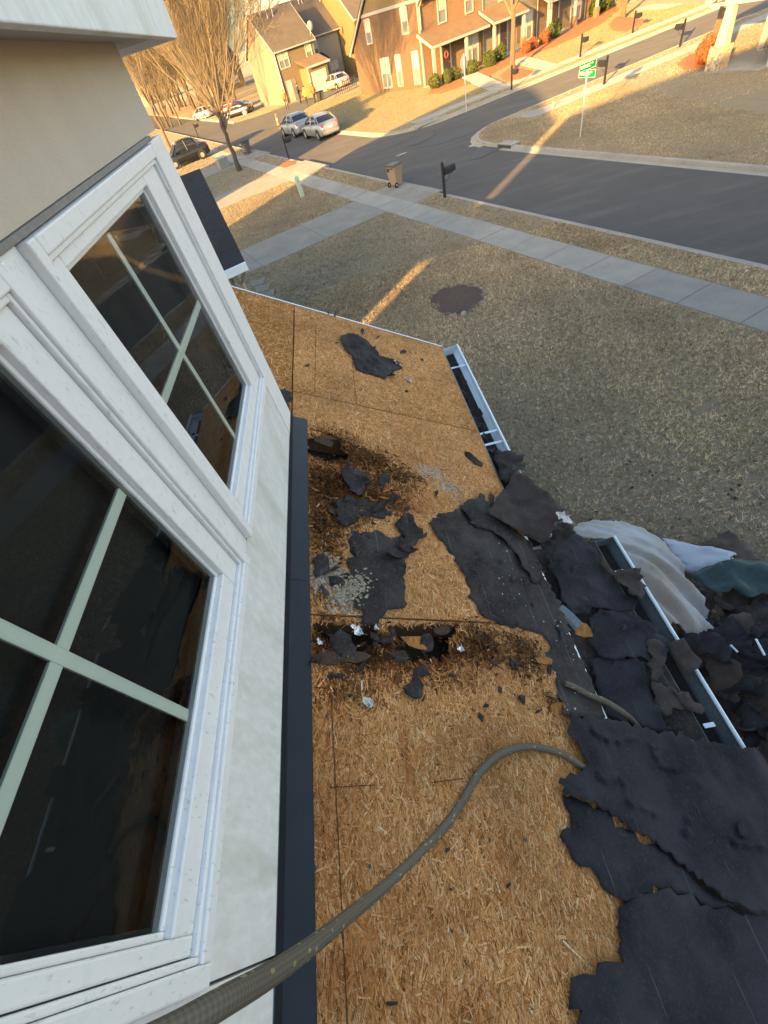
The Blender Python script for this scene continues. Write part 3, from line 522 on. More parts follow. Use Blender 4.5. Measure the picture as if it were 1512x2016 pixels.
# rotten chips round the broken boards
n = 4200; rg = np.random.default_rng(5)
bb = [b for b in ROT if b[4] > .5]; idx = rg.integers(0, len(bb), n); B = np.array(bb)[idx]
x = B[:, 0] + rg.normal(0, .55, n) * B[:, 2]; y = B[:, 1] + rg.normal(0, .55, n) * B[:, 3]
k = (x > -.514) & (x < XE - .03) & ((rg.random(n) < .10) | ~in_hole(x, y)); x, y = x[k], y[k]; n = len(x)
L = rg.gamma(2.0, .0028, n) + .0015; W = L * rg.uniform(.15, .55, n); an = rg.uniform(0, 6.283, n); z = 4.16 - RS * x + rg.uniform(.002, .011, n) - np.where(in_hole(x, y), .06 * rg.random(n), 0)
V = np.zeros((n, 4, 3))
for j, (s1, s2) in enumerate(((-1, -1), (1, -.7), (.9, 1), (-.8, .8))):
    V[:, j, 0] = x + L * s1 * np.cos(an) - W * s2 * np.sin(an); V[:, j, 1] = y + L * s1 * np.sin(an) + W * s2 * np.cos(an); V[:, j, 2] = z - RS * (V[:, j, 0] - x) + rg.normal(0, .0035, n)
C = np.vstack([DRK, DRK * .6, DRK * .4, [(.05, .042, .04), (.03, .028, .028), (.34, .19, .08)]]); C = C[rg.integers(0, len(C), n)] * rg.uniform(.6, 1.3, (n, 1))
V[:, :, 2] = np.where((~in_hole(x, y))[:, None], np.maximum(V[:, :, 2], 4.161 - RS * V[:, :, 0]), V[:, :, 2])
o = bulk('rotten_wood_chips', V.reshape(-1, 3), np.arange(4 * n).reshape(-1, 4), M['tint'], colors=C, kind='stuff', label='brown rotten wood crumbs around the broken boards', cat='wood chips')
# pale mould flakes crusted on the felt and boards beside the flashing
V = []; F = []; Cc_ = []
for (a, b, r, k) in [(700, 1158, 34, 260), (672, 1175, 30, 170), (640, 1108, 26, 150), (660, 1130, 26, 120), (858, 935, 34, 60), (886, 966, 26, 40)]:
    for _ in range(k):
        q = on_roof((a + random.gauss(0, r * .5), b + random.gauss(0, r * .42))); s_ = random.uniform(.002, .006); w0 = random.uniform(0, 6); i0 = len(V); hz_ = .016 if a > 665 and b > 1000 else .005
        V += [(q[0] + s_ * 1.5 * math.cos(w0 + w) * random.uniform(.6, 1.2), q[1] + s_ * 1.5 * math.sin(w0 + w) * random.uniform(.6, 1.2), q[2] + hz_ - RS * s_ * math.cos(w0 + w)) for w in (0, 1.6, 3.1, 4.7)]; F.append((i0, i0 + 1, i0 + 2, i0 + 3)); g_ = random.uniform(.5, 1.1); Cc_.append((.44 * g_, .37 * g_, .27 * g_))
bulk('mould_flakes', V, F, M['tint'], colors=Cc_, kind='stuff', label='pale crusted flakes on felt and boards beside the flashing', cat='mould')
M['osbline'] = simple('dark_score', (.10, .045, .02), 1, .2, 20, 0, spec=0)
# nail heads and snapped chalk lines on the deck
V = []; F = []
for k in range(-3, 7):
    for j in range(9):
        x = -.50 + .125 * j + random.uniform(-.03, .03); y = .86 + .406 * k + random.uniform(-.012, .012); r = random.uniform(.003, .0055); i0 = len(V)
        if y < 3.7 and not in_hole(np.array([x]), np.array([y]))[0]: V += [(x + r * math.cos(w), y + 1.5 * r * math.sin(w), roof_z(x + r * math.cos(w)) + .0045) for w in (0, 1.05, 2.1, 3.14, 4.19, 5.24)]; F.append(tuple(range(i0, i0 + 6)))
bulk('nail_heads', V, F, M['seal'], house, kind='stuff')
for (a, b, c_, d_) in [(-.455, -1.2, -.462, .60), (-.478, .247, -.345, .243), (-.17, .235, -.06, .238), (-.478, 2.50, -.45, 3.5), (-.23, 2.48, -.21, 3.2), (-.985, 3.56, -.98, 3.74)]:
    v_ = np.array([c_ - a, d_ - b]); v_ /= np.linalg.norm(v_); s2_ = np.array([-v_[1], v_[0]]) * .0011; m = MB(); m.add([(a - s2_[0], b - s2_[1], roof_z(a - s2_[0]) + .0046), (c_ - s2_[0], d_ - s2_[1], roof_z(c_ - s2_[0]) + .0046), (c_ + s2_[0], d_ + s2_[1], roof_z(c_ + s2_[0]) + .0046), (a + s2_[0], b + s2_[1], roof_z(a + s2_[0]) + .0046)], [(0, 1, 2, 3)]); build('chalk_line', m, M['osbline'], house)
# big broken board chunks leaning in and around the holes
CH = [(705, 1296, .05, 'torn strip of rotten board below the left seam hole'), (648, 1300, .05, 'splintered board chunk beside the flashing'), (822, 1268, .06, 'tan broken board chunk in the right seam hole'), (790, 1294, .045, 'dark board chunk at the seam hole edge'), (872, 1244, .04, 'small broken board chunk under the seam edge'), (1150, 1243, .055, 'pale end grain wood block sticking out under the eave'), (1070, 1302, .04, 'tan wood splinter block by the felt edge'), (1100, 1395, .035, 'loose tan splinter near the rope'), (640, 872, .05, 'broken dark board edge at the upper rot hole'), (662, 1010, .035, 'crumbled board lump below the upper rot hole')]
for k, (a, b, r, lab) in enumerate(CH):
    rg = random.Random(500 + k); q = on_roof((a, b)) if a < 1110 else np.array(on_hf((a, b), lambda x, y: lowr(x) + .08)); n = 7; mb = MB()
    top = [(q[0] + r * rg.uniform(.6, 1.2) * math.cos(6.283 * i / n), q[1] + r * .7 * rg.uniform(.6, 1.2) * math.sin(6.283 * i / n)) for i in range(n)]; tx, ty = rg.uniform(-.3, .3), rg.uniform(-.4, .4)
    R1 = [(p[0], p[1], q[2] + .016 + (p[0] - q[0]) * (tx - RS) + (p[1] - q[1]) * ty) for p in top]; R0 = [(p[0] * .9 + q[0] * .1, p[1] * .9 + q[1] * .1, p2[2] - .013) for p, p2 in zip(top, R1)]
    mb.loft([R0, R1]); build('board_chunk', mb, M['osb'] if k in (2, 5, 6, 7) else simple('rotten_board%d' % k, (.10, .06, .035), .95, .5, 40, .6), label=lab, cat='wood chunk')
# foil scraps
for k, (a, b, r, lab) in enumerate([(705, 1244, .022, 'bright foil scrap standing in the left seam hole'), (742, 1240, .011, 'tiny foil scrap between the seam holes'), (908, 1280, .015, 'crumpled silver foil scrap right of the seam holes'), (727, 1386, .018, 'grey white flake on the deck below the seam'), (632, 1268, .011, 'pale foil scrap beside the flashing in the seam hole'), (784, 718, .03, 'pale plastic scrap at the tip of the far felt piece'), (806, 752, .022, 'pale paper scrap on the far bare deck'), (1110, 1022, .04, 'pale torn paper end on the overhanging shingle flap')]):
    rg = random.Random(700 + k); q = on_roof((a, b)) if a < 1000 else on_hf((a, b), lambda x, y: 3.90); mb = MB(); n = 5; G = {}
    for i in range(n):
        for j in range(n): G[i, j] = len(mb.v); mb.v.append((q[0] + (i / 2 - 1) * r * rg.uniform(.75, 1.1), q[1] + (j / 2 - 1) * r * rg.uniform(.6, 1.3), q[2] - (i / 2 - 1) * r * RS + .008 + rg.uniform(0, .026)))
    mb.f = [(G[i, j], G[i + 1, j], G[i + 1, j + 1], G[i, j + 1]) for i in range(n - 1) for j in range(n - 1) if (i, j) not in ((0, 0), (3, 3))]
    build('foil_scrap', mb, M['foil'] if k in (0, 1, 2, 4) else simple('pale_scrap%d' % k, (.55, .52, .48), .7, .3, 30, .3), label=lab, cat='scrap')
# white crumbs and nails over the felt
n = 90; rg = np.random.default_rng(9); V = []; F = []
for k in range(n):
    a, b = rg.uniform(960, 1180), rg.uniform(1060, 1400)
    if b > 1400 or a < 850 + (b - 1030) * .55 or a > 1060 + (b - 1100) * .42: continue
    q = on_hf((a, b), lambda x, y: drape(x) + .018); r = rg.uniform(.001, .0042) * rg.uniform(.5, 1); an = rg.uniform(0, 6); i0 = len(V)
    V += [(q[0] + r * 1.6 * math.cos(an + w) * (1 if w % 2 else .5), q[1] + r * 1.6 * math.sin(an + w), q[2] + .004) for w in (0, 1.6, 3.1, 4.7)]; F.append((i0, i0 + 1, i0 + 2, i0 + 3))
bulk('chalk_crumbs', V, F, simple('pale_crumbs', (.5, .45, .38), .8, .3, 50, 0), kind='stuff', label='pale crumbs strewn over the felt band', cat='crumbs')

# grey branch-like rope: thick safety line with yellow flecks
def catmull(P, n=14):
    P = [np.array(p, float) for p in P]; P = [2 * P[0] - P[1]] + P + [2 * P[-1] - P[-2]]; out = []
    for i in range(1, len(P) - 2):
        for k in range(n):
            t_ = k / n; a, b, c, d = P[i - 1:i + 3]
            out.append(.5 * ((2 * b) + (-a + c) * t_ + (2 * a - 5 * b + 4 * c - d) * t_ ** 2 + (-a + 3 * b - 3 * c + d) * t_ ** 3))
    return out + [P[-2]]
def at_depth(p, dep):
    d = RW @ np.array([p[0] - CX, p[1] - CY, FPX]) / FPX; return CAM + d * dep
t = NT('fleecy_rope'); uv = t.tc.outputs['UV']; mp = t.n('Mapping', Vector=uv, Scale=(6, 30, 1)); vo = t.n('TexVoronoi', Vector=mp, Scale=1.0, Randomness=.75); sx_ = t.t.nodes.new('ShaderNodeSeparateXYZ'); t.t.links.new(uv, sx_.inputs[0]); w1 = t.math('SINE', t.math('ADD', t.math('MULTIPLY', sx_.outputs[0], 37.7), t.math('MULTIPLY', sx_.outputs[1], 420.0))); w2 = t.math('SINE', t.math('SUBTRACT', t.math('MULTIPLY', sx_.outputs[0], 37.7), t.math('MULTIPLY', sx_.outputs[1], 420.0))); br_ = t.step(t.math('MULTIPLY', w1, w2), -1.0, 1.0); f = t.mix(.5, t.noise(t.n('Mapping', Vector=uv, Scale=(40, 260, 1)), 3, 4), br_)
c = t.mix(f, (.155, .128, .092), (.32, .275, .20)); c = t.mix(t.step(vo, .24, .17), c, (.52, .46, .20)); t.bump(f, 1.0, .012); M['rope'] = t.fin(c, .95, 0, .1)
def rope(name, P, r, lab):
    pts = catmull(P); mb = MB(); sd = 14; mb.tube(pts, r, sd); o = build(name, mb, M['rope'], label=lab, cat='rope', smooth=True); me = o.data
    uvl = me.uv_layers.new(name='UVMap'); L = [0]
    for a, b in zip(pts, pts[1:]): L.append(L[-1] + np.linalg.norm(np.array(b) - a))
    for p in me.polygons:
        vi = [me.loops[l].vertex_index for l in p.loop_indices]; js = [v % sd for v in vi]; wrap = max(js) - min(js) > sd / 2
        for l, v, j in zip(p.loop_indices, vi, js): uvl.data[l].uv = ((j + (sd if wrap and j < sd / 2 else 0)) / sd, L[min(v // sd, len(L) - 1)])
    return o
RR = .0132
def rr(p, h=RR): 
    q = on_hf(p, lambda x, y: drape(x) + h); return q
under = on_hf((1175, 1530), lambda x, y: drape(x) + .012)
rope('rope', [under, rr((1140, 1505)), rr((1100, 1482)), rr((1045, 1470)), rr((990, 1482)), rr((945, 1520)), rr((915, 1570)), rr((880, 1622)), at_depth((830, 1675), 1.29), at_depth((760, 1742), 1.10), at_depth((690, 1800), .88), at_depth((616, 1860), .69), at_depth((530, 1920), .54), at_depth((440, 1972), .45), at_depth((340, 2030), .40), at_depth((200, 2100), .36)], RR, 'thick fleecy rope with yellow flecks crossing the near deck')
rope('rope', [rr((1112, 1345), .020), rr((1130, 1352), .022), rr((1160, 1368), .022), rr((1190, 1380), .03), on_hf((1220, 1398), lambda x, y: drape(x) + .01), on_hf((1245, 1418), lambda x, y: lowr(x) + .10), on_hf((1262, 1440), lambda x, y: lowr(x) + .05)], RR, 'short rope end lying over the eave above the big torn sheet')
# gutter offcut with stamped lettering
m = MB(); A, B2 = on_hf((1102, 1196), lambda x, y: lowr(x) + .12), on_hf((1140, 1236), lambda x, y: lowr(x) + .10)
v = np.array(B2) - A; sd_ = np.cross(v / np.linalg.norm(v), (0, 0, 1)); rings = []
for k in range(6):
    q = A + v * k / 5 + np.array((0, 0, .02 * math.sin(k / 5 * 2.2))); rings.append([q + sd_ * .030 + (0, 0, -.012), q + sd_ * .018 + (0, 0, .006), q - sd_ * .018 + (0, 0, .006), q - sd_ * .030 + (0, 0, -.012)])
m.loft(rings, closed=False, cap=False); build('metal_offcut', m, M['gutterin'], label='bent grey metal offcut with stamped letters under the eave', cat='metal offcut', solid=.003)
# ------------------------------------------------------------------ ground sheets, street, kerbs, pavements
t = NT('dry_lawn'); v = t.co(); f = t.noise(v, .35, 5); f1 = t.noise(v, 2.4, 4); f2 = t.noise(v, 26, 4, .7); f3 = t.noise(t.co((1, 1, 1)), 90, 3, .7)
c = t.mix(t.step(f3, .3, .7), (.12, .10, .07), (.33, .28, .195)); c = t.mix(t.math('MULTIPLY', t.step(f1, .45, .75), .30), c, (.13, .115, .07)); c = t.mix(t.math('MULTIPLY', t.step(f, .5, .7), .35), c, (.19, .16, .09)); c = t.mix(t.math('MULTIPLY', t.step(f2, .55, .75), .4), c, (.06, .05, .03))
t.bump(t.mix(.5, f2, f3), .8, .03); M['lawn'] = t.fin(c, .95, 0, .1)
t = NT('asphalt'); v = t.co(); f = t.noise(v, 90, 3); f1 = t.noise(v, .6, 6, .6); f2 = t.noise(v, 4, 5); vo = t.n('TexVoronoi', attrs={'feature': 'DISTANCE_TO_EDGE'}, Vector=t.n('VectorMath', attrs={'operation': 'ADD'}, i0=v, i1=t.n('TexNoise', 1, Vector=v, Scale=.8, Detail=4)), Scale=.22)
c = t.mix(t.step(f1, .3, .7), (.080, .078, .077), (.118, .113, .108)); c = t.mix(t.step(f, .35, .75), (.068, .066, .065), c); c = t.mix(t.math('MULTIPLY', t.step(f2, .5, .7), .4), c, (.072, .07, .069)); c = t.mix(t.math('MULTIPLY', t.math('MULTIPLY', t.step(vo, .006, .002), t.step(f1, .50, .60)), .6), c, (.06, .06, .06)); c = t.mix(t.math('MULTIPLY', t.step(t.noise(t.co((.25, 1.6, 1), rot=(0, 0, -1.96)), 1.1, 4), .50, .72), .35), c, (.135, .13, .123))
t.bump(f, .35, .01); M['asphalt'] = t.fin(c, .9, 0, .08)
def concrete(nm, a, b):
    t = NT(nm); v = t.co(); f = t.noise(v, 120, 3); f1 = t.noise(v, 1.1, 6, .6); f2 = t.noise(v, 9, 5); c = t.mix(t.step(f1, .3, .7), a, b); c = t.mix(t.math('MULTIPLY', t.step(f2, .55, .75), .4), c, mul(a, .7)); c = t.mix(t.math('MULTIPLY', f, .25), c, mul(a, .8)); t.bump(f, .3, .006); return t.fin(c, .92, 0, .08)
M['concrete'] = concrete('sidewalk_concrete', (.21, .205, .19), (.29, .28, .255)); M['kerb'] = concrete('kerb_concrete', (.23, .22, .195), (.31, .295, .265)); M['drive'] = concrete('driveway_concrete', (.185, .178, .16), (.25, .24, .215))
M['slabs'] = [M['concrete'], concrete('sidewalk_concrete_b', (.19, .19, .178), (.27, .265, .245)), concrete('sidewalk_concrete_c', (.23, .222, .203), (.305, .295, .268))]
RZ = -.12; K0, K1 = 12.72, 18.52      # kerb faces of the main street in b
SA0, SA1 = 26.9, 32.9                 # kerb faces of the side street in a
def sheet(name, pts, mat, z=0.0, **k):
    m = MB(); m.add([(*p[:2], z) for p in pts], [tuple(range(len(pts)))]); o = build(name, m, mat, recenter=False, kind='structure', **k)
    if o.data.polygons[0].normal.z < 0: o.data.flip_normals()
    return o
sheet('ground', [(-900, -900), (900, -900), (900, 900), (-900, 900)], M['lawn'], RZ - .03)
sheet('street', [AB(-60, K0 - .05), AB(-60, K1 + .05), AB(260, K1 + .05), AB(260, K0 - .05)], M['asphalt'], RZ)
sheet('side_street', [AB(SA0 - 4, K1 + .04), AB(SA1 + 4, K1 + .04), AB(SA1 + 4, K1 + 6), AB(SA1 + .05, K1 + 6), AB(SA1 + .05, 160), AB(SA0 - .05, 160), AB(SA0 - .05, K1 + 6), AB(SA0 - 4, K1 + 6)], M['asphalt'], RZ + .004)
def lawn(name, pts):
    m = MB(); m.prism([(*p[:2], RZ - .06) for p in pts], (0, 0, -(RZ - .06)))
    o = build(name, m, M['lawn'], recenter=False, kind='structure'); 
    return o
def arc(a0, b0, R, s, e, n=9): return [AB(a0 + R * math.cos(s + (e - s) * k / n), b0 + R * math.sin(s + (e - s) * k / n)) for k in range(n + 1)]
PI = math.pi; KR = 3.6
lawn('near_lawn', [AB(-60, -80), AB(-60, K0), AB(160, K0), AB(160, -80)])
corner_r = arc(SA0 - KR, K1 + KR, KR, 0, -PI / 2)           # (a,b) arc between side street and main street
lawn('corner_lawn', [AB(-60, 120)] + [AB(-60, K1)] + corner_r[::-1] + [AB(SA0, 120)])
corner_f = arc(SA1 + KR, K1 + KR, KR, PI, 1.5 * PI)
AL0, AL1 = 50.5, 56.5                                         # service lane beyond the townhouse
lawn('far_lawn', [AB(SA1, 120)] + corner_f + [AB(56.6, K1), AB(62.5, 24.2), AB(67.6, 29.9), AB(84, 48), AB(84, 120)])
lawn('lane_lawn', [AB(88, 120), AB(88, 46), AB(73.5, 36), AB(72.6, 23.0), AB(74.5, K1), AB(200, K1), AB(200, 120)])
sheet('lane', [AB(56.4, K1 + .04), AB(62.3, 24.3), AB(67.4, 30.0), AB(83.8, 48.1), AB(83.8, 118), AB(88.3, 118), AB(88.3, 46), AB(73.8, 36), AB(72.9, 23), AB(74.8, K1 + .04)], M['asphalt'], RZ + .004)
# kerbs in segments
def kerb_run(name, path, inner=.30, seg=3.0):
    root = None; P = [np.array(p[:2]) for p in path]; L = [0]
    for a, b in zip(P, P[1:]): L.append(L[-1] + np.linalg.norm(b - a))
    def at(s):
        s = min(max(s, 0), L[-1] - 1e-6); i = max(k for k in range(len(L)) if L[k] <= s); i = min(i, len(P) - 2); v = P[i + 1] - P[i]; q = P[i] + v * (s - L[i]) / (L[i + 1] - L[i]); tn = v / np.linalg.norm(v); return q, np.array([-tn[1], tn[0]])
    n = int(L[-1] / seg); first = True
    for k in range(n):
        s0, s1 = L[-1] * k / n + .008, L[-1] * (k + 1) / n - .008; m = MB(); rings = []
        for j in range(4):
            q, nr = at(s0 + (s1 - s0) * j / 3); r0 = q - nr * .16; r1 = q; r2 = q + nr * .03; r3 = q + nr * (.30)
            rings.append([(*r0, RZ - .05), (*r0, .012), (*r1, .010), (*r2, -.02), (*(q + nr * .06), RZ + .018), (*r3, RZ + .008), (*r3, RZ - .05)])
        m.loft(rings)
        if first: root = build(name, m, M['kerb'], recenter=False, kind='structure', bevel=0); first = False
        else: build('kerb_segment', m, M['kerb'], root)
    return root
kerb_run('near_kerb', [AB(110, K0 + .0), AB(23.6, K0)])
kerb_run('near_kerb', [AB(19.3, K0), AB(-14, K0)])
kerb_run('corner_kerb', [AB(-8, K1)] + corner_r[::-1] + [AB(SA0, 70)])
kerb_run('far_kerb', [AB(SA1, 70)] + corner_f + [AB(56.6, K1)])
kerb_run('lane_kerb', [AB(74.5, K1), AB(118, K1)])
# pavements, slab by slab
def slab_run(name, rects, z=.016, gap=.010):
    root = None
    for k, (a0, a1, b0, b1) in enumerate(rects):
        rg = random.Random(k); m = MB(); dz = rg.uniform(-.004, .004); q = [AB(a0 + gap, b0 + gap), AB(a1 - gap, b0 + gap), AB(a1 - gap, b1 - gap), AB(a0 + gap, b1 - gap)]
        m.prism([(p[0], p[1], -.05) for p in q], (0, 0, .05 + z + dz)); mt = M['slabs'][rg.randrange(3)] if 'drive' not in name else M['drive']
        if root is None: root = build(name, m, mt, recenter=False, kind='structure', bevel=.006)
        else: build('slab', m, mt, root, bevel=.006)
    return root
slab_run('sidewalk', [(a, a + 1.5, 10.2, 11.42) for a in np.arange(-9, 76, 1.5)])
slab_run('driveway', [(20.0, 23.25, b, b + 3.1) for b in (.9, 4.0, 7.1)], .014)
slab_run('driveway_apron', [(19.7, 21.6, 11.42, K0 + .28), (21.6, 23.5, 11.42, K0 + .28)], .004)
slab_run('driveway', [(32.6, 36.4, b, b + 3.1) for b in (-5.3, -2.2, .9, 4.0, 7.1)], .014)
slab_run('driveway_apron', [(32.4, 34.5, 11.42, K0 + .28), (34.5, 36.6, 11.42, K0 + .28)], .020)
slab_run('driveway', [(44.5, 48.5, b, b + 3.1) for b in (-5.3, -2.2, .9, 4.0, 7.1)], .014)
slab_run('driveway_apron', [(44.3, 46.5, 11.42, K0 + .28), (46.5, 48.7, 11.42, K0 + .28)], .020)
slab_run('corner_sidewalk', [(24.5, 25.75, b, b + 1.5) for b in np.arange(22.6, 66, 1.5)])
slab_run('far_sidewalk', [(34.1, 35.4, b, b + 1.5) for b in np.arange(21.0, 66, 1.5)])
slab_run('corner_ramp', [(SA1 + .1, 34.09, 20.2, 21.6), (SA1 + .1, 34.09, 21.6, 23.0), (25.76, SA0 - .1, 22.4, 23.8)], .008)
# dark worn path of pavers beyond the roof edge
m = None
for k in range(7):
    q = on_z((508 + k * 9, 556 + k * 12)); mb = MB(); mb.box(q[0] - .28, q[0] + .28, q[1] - .32, q[1] + .32, -.03, .022)
    if m is None: m = build('paver_path', mb, M['drive'], recenter=False, kind='structure')
    else: build('paver', mb, M['drive'], m)
# drain inlet and patches on the asphalt
dr = thing('storm_drain', 'dark storm drain inlet set in the far kerb below the street sign', 'drain', AB(22.0, K1 + .02, RZ))
m = MB(); m.prism([AB(21.5, K1 - .05, .022), AB(22.6, K1 - .05, .022), AB(22.6, K1 + .55, .022), AB(21.5, K1 + .55, .022)], (0, 0, .03)); build('lid', m, M['kerb'], dr)
m = MB(); m.prism([AB(21.55, K1 - .075, -.10), AB(22.55, K1 - .075, -.10), AB(22.55, K1 - .055, .015), AB(21.55, K1 - .055, .015)], (0, 0, .001)); build('opening', m, M['seal'], dr)
def patch(name, p, r0, r1, col, lab, cat, rot=0, zo=0.0):
    q = on_z(p, RZ); m = MB(); n = 10; rg = random.Random(p[0])
    m.prism([(q[0] + (r0 * math.cos(w) * math.cos(rot) - r1 * math.sin(w) * math.sin(rot)) * rg.uniform(.85, 1.1), q[1] + (r0 * math.cos(w) * math.sin(rot) + r1 * math.sin(w) * math.cos(rot)) * rg.uniform(.85, 1.1), RZ + .008 + zo) for w in [6.283 * i / n for i in range(n)]], (0, 0, .002))
    build(name, m, simple(name + str(p[0]), col, .9, .2, 5, .2), label=lab, cat=cat)
patch('road_patch', (940, 283), .55, .28, (.30, .29, .27), 'pale round cover plate in the middle of the intersection', 'road patch', .4)
patch('road_patch', (790, 304), .40, .16, (.26, .25, .24), 'short pale scuff on the asphalt above the bin', 'road patch', .3)
for k, (a, b, r0, r1, ro) in enumerate([(890, 270, 2.2, .8, .1), (980, 290, 2.0, .55, .5), (950, 300, 1.2, .5, 1.2), (830, 275, 1.3, .6, .8)]):
    patch('tar_patch', (a, b), r0, r1, (.065, .065, .066), 'dark tar repair blotch in the intersection', 'tar patch', ro, .004 * (k + 1)); bpy.context.scene.objects[-1]['group'] = 'tar repairs in the intersection'

# ------------------------------------------------------------------ grass blades (uncountable)
def lawn_mask(x, y):
    a, b = toAB(x, y)
    near = (b < 10.15) & ~((a > 19.95) & (a < 23.3) & (b > .8)) & ~((a > 32.5) & (a < 36.5)) & ~((a > 44.4) & (a < 48.6))
    verge = (b > 11.47) & (b < K0 - .17) & ~((a > 19.5) & (a < 23.6)) & ~((a > 32.3) & (a < 36.7)) & ~((a > 44.2) & (a < 48.8))
    cor = (b > K1 + .17) & (a < SA0 - .17) & ~((a > 24.4) & (a < 25.85) & (b > 22.5)) & ~((a > SA0 - KR) & (b < K1 + KR) & (np.hypot(a - SA0 + KR, b - K1 - KR) > KR - .2))
    far = (b > K1 + .17) & (a > SA1 + .17) & (a < 56.4 + (b - 18.5) * .95) & ~((a > 34) & (a < 35.5) & (b > 20.9)) & ~((a < SA1 + KR) & (b < K1 + KR) & (np.hypot(a - SA1 - KR, b - K1 - KR) > KR - .2))
    pit = np.hypot((x - 2.62) / .74, (y - 12.62) / .90) < 1 + .16 * np.sin(3 * np.arctan2(y - 12.62, x - 2.62) + 1) + .10 * np.sin(7 * np.arctan2(y - 12.62, x - 2.62))
    hs = (x < .35) & (y < 3.6)
    return (near | verge | cor | far) & ~pit & ~hs, near | verge, far
def blades(name, n, x0, x1, y0, y1, hgt, wid, seed, lab):
    rg = np.random.default_rng(seed); nt = n // 4; ti = rg.integers(0, nt, n); tx_ = rg.uniform(x0, x1, nt); ty_ = rg.uniform(y0, y1, nt); x = tx_[ti] + rg.normal(0, wid * 2.2, n); y = ty_[ti] + rg.normal(0, wid * 2.2, n); tl = rg.uniform(0, 6.283, nt)
    k, _, farm = lawn_mask(x, y); x, y, farm, ti = x[k], y[k], farm[k], ti[k]; n = len(x)
    an = rg.uniform(0, 6.283, n); h = hgt * rg.gamma(6, 1 / 6, n); w = wid * rg.uniform(.6, 1.4, n); le = rg.uniform(.3, 1.5, n) * h; la = tl[ti] + rg.normal(0, .8, n)
    V = np.zeros((n, 3, 3)); V[:, 0] = np.c_[x - w * np.cos(an), y - w * np.sin(an), np.full(n, -.002)]; V[:, 1] = np.c_[x + w * np.cos(an), y + w * np.sin(an), np.full(n, -.002)]; V[:, 2] = np.c_[x + le * np.cos(la), y + le * np.sin(la), h]
    PAL = np.array([(.44, .37, .26), (.36, .305, .21), (.56, .48, .35), (.26, .22, .155), (.31, .265, .185), (.12, .10, .07), (.25, .235, .14)])
    wgt = np.array([.2, .2, .17, .16, .12, .1, .05]); C = PAL[rg.choice(len(PAL), nt, p=wgt / wgt.sum())][ti] * rg.uniform(.75, 1.2, (n, 1))
    gx = np.sin(x * .9 + 1.3 * np.sin(y * .55)) * np.cos(y * .7 - .8 * np.sin(x * .4)) + .6 * np.sin(x * 2.3 + y * 1.7) * np.cos(y * 2.1 - x)
    C = C * (1.0, .955, .90); C = C * 1.38 if seed == 1 else C * .5 + C.mean(0) * .5; C = C * (1 + .18 * gx)[:, None]; C = np.where(farm[:, None], C * (.84, .80, .30), C); grn = (rg.random(n) < np.clip(.03 + .06 * gx + .30 * farm, 0, .6))[:, None]; C = np.where(grn, np.array((.17, .16, .055)) * rg.uniform(.7, 1.5, (n, 1)), C)  # far blades tinted yellow, painting the golden sunlight into their colour
    return bulk(name, V.reshape(-1, 3), np.arange(3 * n).reshape(-1, 3), M['blades'], colors=C, kind='stuff', label=lab, cat='grass')
blades('grass', 640000, -2, 10, -1.5, 16, .036, .0058, 1, 'short straw coloured grass of the near lawn')
blades('grass', 420000, -9, 17, 13, 34, .042, .0088, 2, 'short straw coloured grass towards the street')
blades('grass', 420000, -14, 34, 24, 68, .045, .0085, 3, 'grass across the street with golden sunlight tinted in')
# ring of stones round a bare earth bed
fp = thing('fire_pit', 'round bed of bare brown earth ringed with stones in the lawn', 'fire pit', (2.62, 12.62, 0))
m = MB(); n = 28; rg = random.Random(3); rgn = [[(.02 * math.cos(6.283 * i / n), .02 * math.sin(6.283 * i / n), .03) for i in range(n)]]
for s in (.3, .6, .85, 1.0): rgn.append([(.78 * s * math.cos(6.283 * i / n) * rg.uniform(.95, 1.05), .95 * s * math.sin(6.283 * i / n) * rg.uniform(.95, 1.05), .035 * (1 - s) + rg.uniform(0, .014)) for i in range(n)])
m.loft(rgn, cap=False); build('earth_bed', m, simple('bare_earth', (.11, .073, .054), .95, .45, 9, .9, 60, dist=.03), fp, world=False, smooth=True)
SM = [simple('field_stone%d' % i, c, .9, .3, 12, .4) for i, c in enumerate([(.27, .25, .22), (.19, .175, .155), (.34, .32, .285), (.14, .125, .11)])]
for k in range(26):
    w = 6.283 * k / 26 + rg.uniform(-.06, .06)
    if k in (4, 5, 6, 7, 9, 12, 13, 14, 15, 21): continue
    r = rg.uniform(.035, .075); m = MB(); rings = []
    for (h, s) in ((-.02, .75), (.02, 1.0), (.05, .85), (.075, .4)): rings.append([(.80 * math.cos(w) + r * s * 1.3 * math.cos(6.283 * i / 7 + w) * rg.uniform(.8, 1.15), .98 * math.sin(w) + r * s * math.sin(6.283 * i / 7 + w) * rg.uniform(.8, 1.15), h * r / .07) for i in range(7)])
    m.loft(rings); build('stone', m, SM[rg.randrange(4)], fp, world=False, smooth=True)
